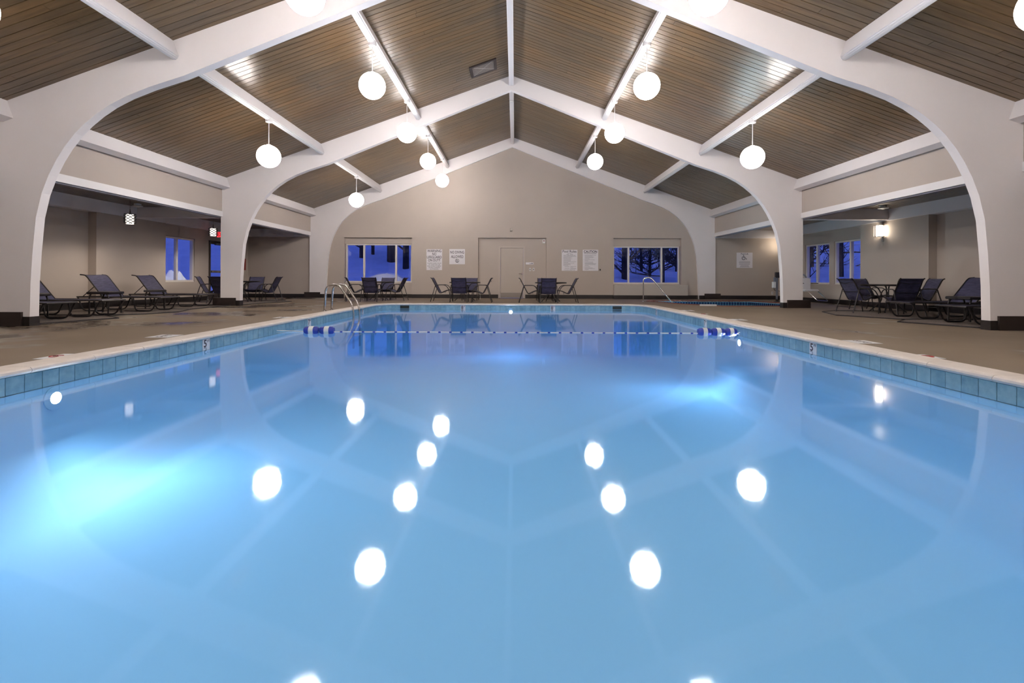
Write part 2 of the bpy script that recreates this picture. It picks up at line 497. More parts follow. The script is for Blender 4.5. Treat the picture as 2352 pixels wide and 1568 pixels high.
# seam strip along the top of the left wall panels
s = MB(); s.box(-7.62, -1.378, YB - 0.006, YB, ZL - 0.006, ZL + 0.004); s.build('seam_strip', 'conduit', o)

m = MB(); m.prism([(-11.25, -0.05), (11.25, -0.05), (11.25, 3.1), (8.4, 3.75), (0, RIDGE + 0.3), (-8.4, 3.75), (-11.25, 3.1)], YN - 0.3, YN, 'y')
o = m.build('wall_near', 'wall_paint'); tag(o, kind='structure')

def side_wall(sx, name, wins, doors, near, pier, face, p0, p1, label):
    m = MB()
    def bx(a, b, ya, yb, za, zb): m.box(sx * a, sx * b, ya, yb, za, zb)
    T = 11.25; TW = face + 0.16
    bx(near, T, YN - 0.3, p0, -0.05, 3.1)
    bx(pier, T, p0, p1, -0.05, 3.1)
    ops = sorted([(a, b, c, d) for a, b, c, d in wins + doors])
    y = p1
    for a, b, c, d in ops:
        if a > y: bx(face, TW, y, a, -0.05, 3.1)
        if c > 0: bx(face, TW, a, b, -0.05, c)
        bx(face, TW, a, b, d, 3.1)
        y = b
    bx(face, TW, y, YB + 0.3, -0.05, 3.1)
    o = m.build(name, 'wall_paint'); tag(o, label, kind='structure')
side_wall(-1, 'wall_left', [(14.78, 16.19, 0.65, 2.10)], [(16.93, 17.89, 0.0, 2.12)], 10.83, 10.62, 10.75, 12.22, 14.66, 'taupe outer wall with a shallow pier along the left alcove')
side_wall(1, 'wall_right', [(14.72, 16.02, 0.645, 2.07), (16.25, 17.61, 0.645, 2.06)], [], 10.83, 10.62, 10.75, 12.22, 14.62, 'taupe outer wall with a shallow pier along the right alcove')

# upper side walls above the alcove openings, with white header boards
for sx, nm in ((-1, 'left'), (1, 'right')):
    m = MB(); m.box(sx * XE, sx * (XE + 0.14), YN, YB, 2.60, 3.70)
    o = m.build('wall_upper_' + nm, 'wall_paint'); tag(o, f'taupe wall band between roof and header on the {nm} side', kind='structure')
    h = MB(); h.box(sx * (XE - 0.02), sx * (XE + 0.17), YN, YB, 2.515, 2.665); h.build('header_board', 'trim_paint', o)
    h = MB(); h.box(sx * (XE + 0.03), sx * (XE + 0.15), YN, YB, 2.49, 2.515); h.build('header_strip', 'groove_paint', o)

# ------------------------------------------------------------------ ceiling: pitched boards between purlins
def build_ceiling():
    m = MB()
    for sx in (-1, 1):
        t = 0.022
        m.add([(0, YN - 0.3, RIDGE + t), (0, YB + 0.3, RIDGE + t), (sx * 8.5, YB + 0.3, roof(8.5) + t), (sx * 8.5, YN - 0.3, roof(8.5) + t),
               (0, YN - 0.3, RIDGE + t + .2), (0, YB + 0.3, RIDGE + t + .2), (sx * 8.5, YB + 0.3, roof(8.5) + t + .2), (sx * 8.5, YN - 0.3, roof(8.5) + t + .2)],
              [(0, 1, 2, 3), (7, 6, 5, 4)])
    root = m.build('ceiling', 'deck_dark'); tag(root, 'pitched ceiling of narrow stained brown boards', kind='structure')
    pitch = 0.135; gap = 0.012
    b = MB(); b.box(-0.5, 0.5, -0.5, 0.5, 0, 0.02)
    unit = b.mesh('plank', 'ceiling_wood')
    far = MB(); count = 0
    slope_len = math.hypot(8.2, 8.2 * SL)
    nrow = int((YB - YN) / pitch) + 1
    r = random.Random(3)
    for i in range(nrow):
        yc = YN + (i + 0.5) * pitch
        for sx in (-1, 1):
            cuts = [0.0]
            p = r.uniform(1.2, 4.6)
            while p < slope_len - 0.6:
                cuts.append(p); p += r.uniform(2.6, 4.9)
            cuts.append(slope_len)
            for a, c in zip(cuts[:-1], cuts[1:]):
                L = c - a - 0.005; mid = (a + c) / 2
                cx = sx * mid * math.cos(ANG); cz = RIDGE - mid * math.sin(ANG)
                dz = r.uniform(0, 0.003)
                if 5.9 < yc < 12.25 and count < 300:
                    o = link('plank', unit, root); count += 1
                    o.location = (cx, yc, cz + dz); o.rotation_euler = (0, sx * ANG, 0); o.scale = (L, pitch - gap, 1)
                else:
                    ca, sa = math.cos(ANG), math.sin(ANG)
                    vs = []
                    for (u, v, w) in ((-.5, -.5, 0), (.5, -.5, 0), (.5, .5, 0), (-.5, .5, 0), (-.5, -.5, 1), (.5, -.5, 1), (.5, .5, 1), (-.5, .5, 1)):
                        lx, ly, lz = u * L, v * (pitch - gap), w * 0.02
                        vs.append((cx + lx * ca + sx * lz * sa, yc + ly, cz + dz - sx * lx * sa + lz * ca))
                    far.add(vs, [(0, 3, 2, 1), (4, 5, 6, 7), (0, 1, 5, 4), (1, 2, 6, 5), (2, 3, 7, 6), (3, 0, 4, 7)])
    o = far.build('far_planks', 'ceiling_wood', root); o['kind'] = 'stuff'
    return root
ceiling = build_ceiling()

# flat board ceilings of the two alcoves
for sx, nm in ((-1, 'left'), (1, 'right')):
    m = MB(); m.box(sx * (XE + 0.1), sx * 11.25, YN, YB + 0.1, 2.80, 3.0)
    o = m.build('ceiling_alcove_' + nm, 'deck_dark'); tag(o, f'flat board ceiling of the {nm} alcove', kind='structure')
    p = MB(); x = XE + 0.14
    while x < 11.0:
        y = YN + rnd.uniform(-2, 0)
        while y < YB:
            e = y + rnd.uniform(2.5, 4.5)
            p.box(sx * x, sx * (x + 0.122), max(y, YN), min(e, YB) - 0.006, 2.78, 2.802)
            y = e
        x += 0.13
    q = p.build('alcove_planks', 'ceiling_wood', o); q['kind'] = 'stuff'
    # perimeter beam and cross beams
    m = MB(); m.box(sx * 10.58, sx * 10.95, YN, YB, 2.462, 2.785)
    m.build('perimeter_beam', 'frame_paint', o)
    for yf in F[1:4]:
        m = MB(); m.box(sx * 8.17, sx * 10.58, yf, yf + 0.22, 2.49, 2.785); m.build('cross_beam', 'frame_paint', o)
    m = MB(); m.box(sx * 8.17, sx * 10.58, YB - 0.14, YB, 2.465, 2.785); m.build('end_beam', 'frame_paint', o)

# ------------------------------------------------------------------ arches
INNER = [(7.655, 0.0), (7.64, 0.7), (7.61, 1.2), (7.56, 1.75), (7.47, 2.13), (7.36, 2.42), (7.24, 2.66), (7.11, 2.87), (6.94, 3.09),
         (6.78, 3.25), (6.60, 3.40), (6.38, 3.55), (6.10, 3.695), (5.74, 3.838)]
def arch_profile(shift):
    right = [(x - shift * max(0, min(1, (4.2 - z) / 2.5)), z) for x, z in INNER]
    for x in (5.2, 4.4, 3.4, 2.4, 1.4, 0.6):
        right.append((x, roof(x) - 0.40 - 0.043 * x))
    right.append((0, RIDGE - 0.40))
    left = [(-x, z) for x, z in right[:-1]][::-1]
    inner = right + left
    outer = [(-8.2, 0), (-8.2, roof(8.2) + 0.005), (0, RIDGE + 0.005), (8.2, roof(8.2) + 0.005), (8.2, 0)]
    return inner + outer, inner
ARCH_LABEL = ['arch behind the camera', 'arch overhead near the camera', 'nearest white arched roof frame spanning the pool', 'middle white arched roof frame spanning the pool', 'white arched frame against the far gable wall']
for i, yf in enumerate(F):
    prof, inner = arch_profile(0.13 if i in (0, 4) else 0.0)
    m = MB(); m.prism(prof, yf, yf + 0.15 if i not in (0, 4) else (yf + 0.12 if i == 4 else yf + 0.15), 'y')
    o = m.build('arch_frame', 'frame_paint'); tag(o, ARCH_LABEL[i], kind='structure')
    if i == 4:
        e = MB(); e.tube([(x, yf - 0.004, z) for x, z in inner], 0.014, 6); e.build('edge_bead', 'trim_paint', o, True)
    # black base and dark plinth at each foot
    for sx in (-1, 1):
        xin = 7.655 - (0.13 if i in (0, 4) else 0.0)
        t = 0.15
        e = MB(); e.box(sx * (xin - 0.008), sx * 7.80, yf - 0.008, yf + t + 0.008, 0, 0.15); e.build('base_cap', 'base_black', o)
        e = MB(); e.box(sx * 7.76, sx * 8.40, yf - 0.035, yf + t + 0.03, 0, 0.225); e.build('plinth', 'plinth_brown', o)

# ------------------------------------------------------------------ purlins and ridge
def purlin(xb, w, d, name, label, grooves=True):
    sx = -1 if xb < 0 else 1
    a = sx * ANG
    ca, sa = math.cos(a), math.sin(a)
    root = None
    c = Vector((xb, 0, roof(xb)))
    ux = Vector((ca, 0, -sa)); uz = Vector((sa, 0, ca))
    def ring(y, x0, x1, z0, z1):
        return [tuple(c + ux * u + uz * v + Vector((0, y, 0))) for u, v in ((x0, z0), (x1, z0), (x1, z1), (x0, z1))]
    m = MB(); m.sweep([ring(YN, -w / 2, w / 2, -d, 0.03), ring(YB, -w / 2, w / 2, -d, 0.03)])
    root = m.build(name, 'frame_paint'); tag(root, label, kind='structure')
    if grooves:
        g = MB(); g.sweep([ring(YN, -0.042, 0.042, -d - 0.022, -d), ring(YB, -0.042, 0.042, -d - 0.022, -d)])
        g.sweep([ring(YN, -0.016, 0.016, -d - 0.034, -d - 0.02), ring(YB, -0.016, 0.016, -d - 0.034, -d - 0.02)])
        g.build('wire_channel', 'trim_paint', root)
    return root
PXI, PXO = 2.70, 5.42
for sx, nm in ((-1, 'left'), (1, 'right')):
    purlin(sx * PXI, 0.14, 0.27, 'purlin', f'white {nm} purlin next to the ridge with globe lamps')
    purlin(sx * PXO, 0.12, 0.27, 'purlin', f'white {nm} purlin midway down the roof slope')
    purlin(sx * 8.115, 0.17, 0.30, 'purlin', f'white {nm} eave beam on top of the wall band', False)
m = MB(); m.box(-0.066, 0.066, YN, YB, 6.235, RIDGE + 0.01)
rb = m.build('ridge_beam', 'frame_paint'); tag(rb, 'white ridge beam along the roof peak', kind='structure')
m = MB(); m.box(-0.02, 0.02, YN, YB, 6.222, 6.236); m.build('wire_channel', 'trim_paint', rb)

# ------------------------------------------------------------------ baseboards
def baseboard(name, segs):
    m = MB()
    for a in segs: m.box(*a, 0, 0.15)
    o = m.build(name, 'base_black'); tag(o, kind='structure')
t = 0.015
baseboard('baseboard_back', [(-10.73, -7.6, YB - t, YB), (-7.5, -6.832, YB - t, YB), (-6.832, -4.072, YB + .12 - t, YB + .12), (-4.072, -1.378, YB - t, YB),
          (-1.378, -0.56, YB + .10 - t, YB + .10), (0.545, 1.395, YB + .10 - t, YB + .10), (1.395, 4.09, YB - t, YB), (7.07, 7.5, YB - t, YB), (7.6, 10.73, YB - t, YB)])
baseboard('baseboard_left', [(-10.83, -10.83 + t, YN, 12.22), (-10.83, -10.62 + t, 12.22 - t, 12.22), (-10.62, -10.62 + t, 12.22, 14.66), (-10.75, -10.75 + t, 14.66, 16.86), (-10.75, -10.75 + t, 17.96, YB)])
baseboard('baseboard_right', [(10.83 - t, 10.83, YN, 12.22), (10.62 - t, 10.83, 12.22 - t, 12.22), (10.62 - t, 10.62, 12.22, 14.62), (10.75 - t, 10.75, 14.62, YB)])

# ------------------------------------------------------------------ windows
def window(n, origin, w, h, splits, rz, label):
    """origin: lower-left corner of the frame seen from inside; local x along the wall, y outwards"""
    root = empty(f'window_{n}', origin, rz); tag(root, label, kind='structure')
    fw_ = 0.05
    f = MB(); f.box(0, w, -0.02, 0.08, 0, fw_); f.box(0, w, -0.02, 0.08, h - fw_, h); f.box(0, fw_, -0.02, 0.08, fw_, h - fw_); f.box(w - fw_, w, -0.02, 0.08, fw_, h - fw_)
    f.build('window_frame', 'window_white', root)
    xs = [fw_] + [x for x in splits] + [w - fw_]
    for x in splits:
        q = MB(); q.box(x - 0.035, x + 0.035, -0.015, 0.07, fw_, h - fw_); q.build('mullion', 'window_white', root)
    for a, b in zip(xs[:-1], xs[1:]):
        q = MB(); q.box(a, b, 0.028, 0.034, fw_, h - fw_); q.build('pane', 'window_glass', root)
    s = MB(); s.box(-0.0, w, -0.035, 0.02, -0.012, 0.012); s.build('window_sill', 'window_white', root)
window(1, (-6.80, YB + 0.17, 0.632), 2.705, 1.566, [0.735, 2.05], 0, 'white three-part window left of the far door')
window(2, (4.125, YB + 0.17, 0.612), 2.70, 1.52, [0.635, 1.98], 0, 'white three-part window behind the spa handrail')
window(3, (-10.80, 14.79, 0.66), 1.39, 1.43, [0.60], PI / 2, 'white sliding window beyond the left loungers, snow pile outside')
window(4, (10.80, 16.01, 0.65), 1.28, 1.415, [0.72], -PI / 2, 'nearer white sliding window on the right alcove wall')
window(5, (10.80, 17.60, 0.65), 1.34, 1.405, [0.62], -PI / 2, 'farther white sliding window beside the right middle column')

# ------------------------------------------------------------------ doors
def far_door():
    root = empty('door_1', (0, YB + 0.10, 0)); tag(root, 'taupe flush door in the middle of the far wall', kind='structure')
    f = MB()
    f.box(-0.545, -0.475, -0.03, 0.1, 0, 2.12); f.box(0.46, 0.53, -0.03, 0.1, 0, 2.12); f.box(-0.475, 0.46, -0.03, 0.1, 2.05, 2.12)
    f.build('door_frame', 'door_frame_paint', root)
    f = MB(); f.box(-0.47, 0.455, 0.005, 0.05, 0.015, 2.045); d = f.build('door_leaf', 'door_paint', root)
    f = MB(); f.box(-0.46, 0.445, 0.002, 0.005, 0.02, 0.225); f.build('kick_plate', 'kick_steel', d)
    f = MB(); f.lathe([(0, -.001), (0.03, 0), (0.03, 0.012), (0, 0.013)], 14)
    f.v = [(x + 0.40, -z + 0.004, y + 1.0) for x, y, z in f.v]
    f.tube(fillet([(0.40, 0.0, 1.0), (0.40, -0.05, 1.0), (0.28, -0.05, 1.0)], 0.02), 0.009, 8)
    f.build('door_handle', 'steel', d, True)
    for z in (0.25, 1.05, 1.85):
        f = MB(); f.box(-0.478, -0.464, -0.012, 0.006, z - 0.05, z + 0.05); f.build('hinge', 'conduit', d)
    f = MB(); f.box(-0.53, 0.52, -0.09, -0.03, 0, 0.006); f.build('threshold', 'dark_metal', root)
far_door()

def exit_door():
    root = empty('door_2', (-10.75, 16.93, 0), PI / 2); tag(root, 'glass exit door behind the left middle column', kind='structure')
    # local x = +Y world, local y = -X world (outwards)
    f = MB(); f.box(0, 0.05, -0.03, 0.12, 0, 2.12); f.box(0.91, 0.96, -0.03, 0.12, 0, 2.12); f.box(0.05, 0.91, -0.03, 0.12, 2.07, 2.12); f.build('door_frame', 'door_bronze', root)
    f = MB(); f.box(0.05, 0.12, 0.0, 0.05, 0.01, 2.07); f.box(0.84, 0.91, 0.0, 0.05, 0.01, 2.07); f.box(0.12, 0.84, 0, 0.05, 0.01, 0.26); f.box(0.12, 0.84, 0, 0.05, 2.0, 2.07)
    d = f.build('door_leaf', 'door_bronze', root)
    f = MB(); f.box(0.12, 0.84, 0.02, 0.026, 0.26, 2.0); f.build('pane', 'window_glass', d)
    f = MB(); f.bbox(0.07, 0.89, -0.09, -0.03, 0.97, 1.05, 0.008); f.box(0.07, 0.12, -0.03, 0, 0.97, 1.05); f.box(0.84, 0.89, -0.03, 0, 0.97, 1.05); f.build('push_bar', 'kick_steel', d)
    f = MB(); f.bbox(0.30, 0.56, -0.10, -0.005, 1.97, 2.04, 0.01); f.build('door_closer', 'plastic_grey', d)
exit_door()

# ------------------------------------------------------------------ swimming pool
def pool_depth(y):
    K = [(0.6, 1.1), (5.0, 1.1), (8.0, 1.15), (11.0, 1.3), (14.6, 1.5)]
    for (a, p), (b, q) in zip(K[:-1], K[1:]):
        if y <= b: return p + (q - p) * (y - a) / (b - a)
    return K[-1][1]

def build_pool():
    root = empty('swimming_pool', (0, 7.6, 0)); tag(root, 'long rectangular swimming pool with rounded corners and glowing blue water', kind='structure')
    off = Vector((0, -7.6, 0))
    def part(mb, name, material, smooth=False, parent=root):
        mb.v = [tuple(Vector(p) + off) for p in mb.v]
        return mb.build(name, material, parent, smooth)
    # basin swept along the length
    ys = []
    y = PY0
    st = [PY0 + PR * (1 - math.cos(PI / 2 * k / 8)) for k in range(9)]
    st += [PY0 + PR + (PY1 - PY0 - 2 * PR) * k / 40 for k in range(1, 40)]
    st += [PY1 - PR * (1 - math.cos(PI / 2 * k / 8)) for k in range(8, -1, -1)]
    fr = 0.6
    rings = []
    for y in st:
        d = min(y - PY0, PY1 - y)
        w = PW if d >= PR else PW - PR + math.sqrt(max(0, PR * PR - (PR - d) ** 2))
        zf = -pool_depth(y)
        lift = 0 if d >= fr else fr - math.sqrt(max(0, fr * fr - (fr - d) ** 2))
        zf += lift
        half = [(w, -0.03), (w, -0.5), (w, zf + fr)] if zf + fr < -0.55 else [(w, -0.03), (w, -0.3), (w, zf + fr)]
        for k in range(1, 7):
            a = PI / 2 * k / 6
            half.append((w - fr + fr * math.cos(a), zf + fr - fr * math.sin(a)))
        half.append((w * 0.4, zf))
        sec = [(x, y, z) for x, z in half] + [(-x, y, z) for x, z in half[::-1]]
        rings.append(sec)
    m = MB(); n = len(rings[0])
    m.v = [p for r in rings for p in r]
    for i in range(len(rings) - 1):
        for k in range(n - 1):
            m.f.append((i * n + k, (i + 1) * n + k, (i + 1) * n + k + 1, i * n + k + 1))
    m.f.append(tuple(range(n))); m.f.append(tuple((len(rings) - 1) * n + k for k in range(n))[::-1])
    part(m, 'basin', 'basin', True)
    # waterline tiles
    path = []
    P = pool_path(0)
    seg = []
    for i in range(len(P)):
        a, b = P[i], P[(i + 1) % len(P)]
        seg.append((a, b, math.hypot(b[0] - a[0], b[1] - a[1])))
    total = sum(s[2] for s in seg)
    def at(d):
        d %= total
        for a, b, l in seg:
            if d <= l:
                t = d / l if l else 0
                nx, ny = a[2] + (b[2] - a[2]) * t, a[3] + (b[3] - a[3]) * t
                q = math.hypot(nx, ny)
                return (a[0] + (b[0] - a[0]) * t, a[1] + (b[1] - a[1]) * t, nx / q, ny / q)
            d -= l
        return seg[-1][1]
    nt_ = round(total / 0.1515); pitch = total / nt_
    tb = MB(); hw = pitch / 2 - 0.002
    tb.bbox(-hw, hw, -0.008, 0.004, -0.172, -0.028, 0.002)
    tm = tb.mesh('waterline_tile', 'pool_tile')
    g = MB()
    gp = pool_path(-0.001)
    for i in range(len(gp)):
        a, b = gp[i], gp[(i + 1) % len(gp)]
        g.add([(a[0], a[1], -0.18), (b[0], b[1], -0.18), (b[0], b[1], -0.02), (a[0], a[1], -0.02)], [(0, 1, 2, 3), (3, 2, 1, 0)])
    part(g, 'tile_grout', 'grout')
    marks = [(-1.462, PY1, '8'), (1.30, PY1, '8'), (-PW, 6.377, '5'), (PW, 6.26, '5'), (-PW, 9.525, '7'), (PW, 9.70, '7'), (-PW, 12.82, '8'), (PW, 13.07, '8')]
    skim = [(-3.0, PY1), (3.0, PY1)]
    spots = []
    for k in range(nt_):
        x, y, nx, ny = at((k + 0.5) * pitch)
        spots.append((x, y, nx, ny))
    used = {}
    for mx_, my_, txt in marks:
        k = min(range(nt_), key=lambda i: (spots[i][0] - mx_) ** 2 + (spots[i][1] - my_) ** 2)
        used[k] = txt
    mk = MB(); mk.bbox(-hw, hw, -0.010, 0.004, -0.172, -0.028, 0.002)
    mkm = mk.mesh('depth_marker', 'marker_white')
    for k, (x, y, nx, ny) in enumerate(spots):
        rz = math.atan2(ny, nx) - PI / 2
        if k in used:
            o = link('depth_marker', mkm, root)
            o.location = Vector((x, y, 0)) + off; o.rotation_euler = (0, 0, rz)
            t1 = link('numeral', text_mesh(used[k], 0.135, bold=0.003, name='numeral'), o); t1.location = (-0.025, -0.011, -0.088)
            t2 = link('lettering', text_mesh('FT', 0.045, bold=0.0006), o); t2.location = (0.042, -0.011, -0.058)
            o['label'] = f'white tile reading {used[k]} FT'
        else:
            o = link('waterline_tile', tm, root)
            o.location = Vector((x, y, 0)) + off; o.rotation_euler = (0, 0, rz)
    # coping stones with rounded noses
    sec = [(0.0, -0.028), (-0.022, -0.022), (-0.034, -0.004), (-0.030, 0.014), (-0.014, 0.026), (0.02, 0.030), (0.27, 0.026), (0.283, 0.018), (0.283, -0.05), (0.0, -0.05)]
    nc = round(total / 0.61); pc = total / nc
    for k in range(nc):
        d0, d1 = k * pc + 0.0025, (k + 1) * pc - 0.0025
        q0 = at(d0); q1 = at(d1)
        cut = 1 if abs(q0[2] - q1[2]) + abs(q0[3] - q1[3]) < 1e-4 else 6
        rings = []
        for j in range(cut + 1):
            x, y, nx, ny = at(d0 + (d1 - d0) * j / cut)
            rings.append([(x + nx * o_, y + ny * o_, z) for o_, z in sec[::-1]])
        m = MB(); m.sweep(rings); part(m, 'coping_stone', 'coping', False)
    # underwater lamps
    PLAMP = bpy.data.lights.new('bulb', 'AREA'); PLAMP.shape = 'DISK'; PLAMP.size = 0.15; PLAMP.energy = POOL_POWER; PLAMP.color = (0.86, 0.90, 1.0)
    for x, y, rz in ((-PW, 4.235, PI / 2), (PW, 8.20, -PI / 2), (0.0, PY1, 0.0)):
        lz = -0.22 if x == 0.0 else -0.29
        r = MB(); r.lathe([(0.075, -0.004), (0.105, -0.004), (0.105, 0.012), (0.075, 0.016)], 20)
        c = MB(); c.lathe([(0.0, 0.02), (0.045, 0.018), (0.075, 0.008), (0.075, 0.0)], 20)
        for mb in (r, c):
            # turn the axis to local -y
            mb.v = [(a, -z_, b_) for a, b_, z_ in mb.v]
        lo = r.build('lamp_ring', 'basin', root, True)
        lo.location = Vector((x, y, lz)) + off; lo.rotation_euler = (0, 0, rz)
        le = c.build('lamp_lens', 'pool_glow', lo, True)
        b = bpy.data.objects.new('bulb', PLAMP); COL.objects.link(b); b.parent = lo; b.location = (0, -0.024, 0); b.rotation_euler = (-PI / 2, 0, 0)
    # skimmer mouths in the two far corners
    for x0 in (-3.46, 3.09):
        m = MB()
        m.box(x0, x0 + 0.37, PY1 - 0.014, PY1 - 0.006, -0.125, -0.035)
        part(m, 'skimmer_mouth', 'skimmer_dark')
    return root
build_pool()

def build_water():
    P = pool_path(0.02)
    m = MB(); n = len(P)
    m.v = [(x, y, WZ) for x, y, _, _ in P] + [(x, y, -2.7) for x, y, _, _ in P]
    m.f = [tuple(range(n)), tuple(range(2 * n - 1, n - 1, -1))] + [(i, i + n, (i + 1) % n + n, (i + 1) % n) for i in range(n)]
    o = m.build('pool_water', 'water'); tag(o, 'calm clear blue water filling the swimming pool', 'water', kind='stuff')
build_water()

# lane rope with floats
def build_rope():
    y = 8.15
    root = empty('float_rope', (0, y, WZ)); tag(root, 'blue and white float rope stretched across the pool', 'rope')
    L, R_ = -PW + 0.03, PW - 0.03
    def sag(x): return y + 0.0 * x
    n = 66
    m = MB(); m.tube([(L, 0, 0.02), (-3.5, 0, 0.006), (-2.95, 0, 0.004), (3.2, 0, 0.004), (3.9, 0, 0.006), (R_, 0, 0.02)], 0.0085, 6); m.build('cord', 'float_white', root, True)
    m = MB()
    for k in range(1, n, 2):
        a = -2.95 + k * (6.15 / n); b = a + 6.15 / n * 0.45
        m.tube([(a, 0, 0.004), (b, 0, 0.004)], 0.0105, 6)
    m.build('blue_strands', 'float_blue', root, True)['kind'] = 'stuff'
    for x0, ln in ((-3.47, 0.25), (-3.205, 0.25), (3.225, 0.225), (3.455, 0.225), (3.685, 0.20)):
        f = MB(); r = 0.066
        prof = [(0.0, 0), (r * 0.7, 0.004), (r * 0.95, 0.03), (r, 0.06), (r, ln - 0.06), (r * 0.95, ln - 0.03), (r * 0.7, ln - 0.004), (0, ln)]
        f.lathe(prof, 18); f.v = [(z + x0, a, b + 0.028) for a, b, z in f.v]
        fo = f.build('float', 'float_blue', root, True)
        b = MB(); b.lathe([(r + 0.002, ln * 0.36), (r + 0.004, ln * 0.38), (r + 0.004, ln * 0.66), (r + 0.002, ln * 0.68)], 18)
        b.v = [(z + x0, a, c_ + 0.028) for a, c_, z in b.v]; b.build('white_band', 'float_white', fo, True)
build_rope()

# ladder rails
def build_ladder():
    root = empty('pool_ladder', (-4.45, 11.7, 0)); tag(root, 'pair of polished steel ladder rails at the left pool edge', 'ladder')
    for dy in (-0.22, 0.22):
        pts = fillet([(0, dy, 0), (0.03, dy, 0.60), (0.33, dy, 0.66), (0.70, dy, 0.10), (0.70, dy, -0.9)], 0.20, 8)
        m = MB(); m.tube(pts, 0.0245, 12); r = m.build('rail', 'steel', root, True)
        f = MB(); f.lathe([(0.024, 0.022), (0.055, 0.014), (0.062, 0.0)][::-1], 16, (0, dy, 0)); f.build('escutcheon', 'steel', r, True)
    for z in (-0.35, -0.62):
        m = MB(); m.bbox(0.66, 0.76, -0.21, 0.21, z, z + 0.03, 0.006); m.build('tread', 'plastic_white', root)
build_ladder()

# deck marking tiles
def deck_marker(x, y, text, w, h, rz, label, red=False):
    m = MB(); m.box(-w / 2, w / 2, -h / 2, h / 2, 0.0, 0.003); o = m.build('deck_marking', 'marker_white')
    o.location = (x, y, 0.0005); o.rotation_euler = (0, 0, rz)
    tag(o, label, 'floor marking')
    if red:
        r = MB(); r.tube([(0.055 * math.cos(a), 0.055 * math.sin(a), 0.0035) for a in [2 * PI * k / 20 for k in range(20)]], 0.005, 4, closed=True)
        r.tube([(-0.04, 0.04, 0.0035), (0.04, -0.04, 0.0035)], 0.0045, 4)
        r.build('no_diving_ring', 'ink_red', o)
        f = MB(); f.tube([(-0.03, -0.005, 0.0035), (0.0, 0.015, 0.0035), (0.03, -0.015, 0.0035)], 0.006, 4); f.build('diver_figure', 'ink', o)
    else:
        t = text_mesh(text, 0.12, width=w * 0.72, bold=0.001)
        l = link('lettering', t, o); l.rotation_euler = (-PI / 2, 0, 0); l.location = (0, 0, 0.0036)
deck_marker(-4.40, 4.70, '', 0.16, 0.32, PI / 2 * 0, 'white deck tile with red ring nearest on the left side', True)
deck_marker(-4.56, 6.38, '5 FT', 0.32, 0.30, PI / 2, 'white 5 FT deck tile on the left side')
deck_marker(4.52, 6.10, '5 FT', 0.32, 0.30, -PI / 2, 'white 5 FT deck tile on the right side')
deck_marker(4.36, 4.95, '', 0.16, 0.26, 0, 'white deck tile with red ring nearest on the right side', True)
deck_marker(4.50, 9.43, '7 FT', 0.30, 0.26, -PI / 2, 'white 7 FT deck tile beside the right floats')
deck_marker(4.42, 10.95, '', 0.16, 0.20, 0, 'small white deck tile with red ring beyond the right floats', True)
deck_marker(4.50, 12.16, '8 FT', 0.30, 0.26, -PI / 2, 'white 8 FT deck tile near the far right corner')
deck_marker(-4.50, 9.50, '7 FT', 0.30, 0.26, PI / 2, 'white 7 FT deck tile beside the left floats')

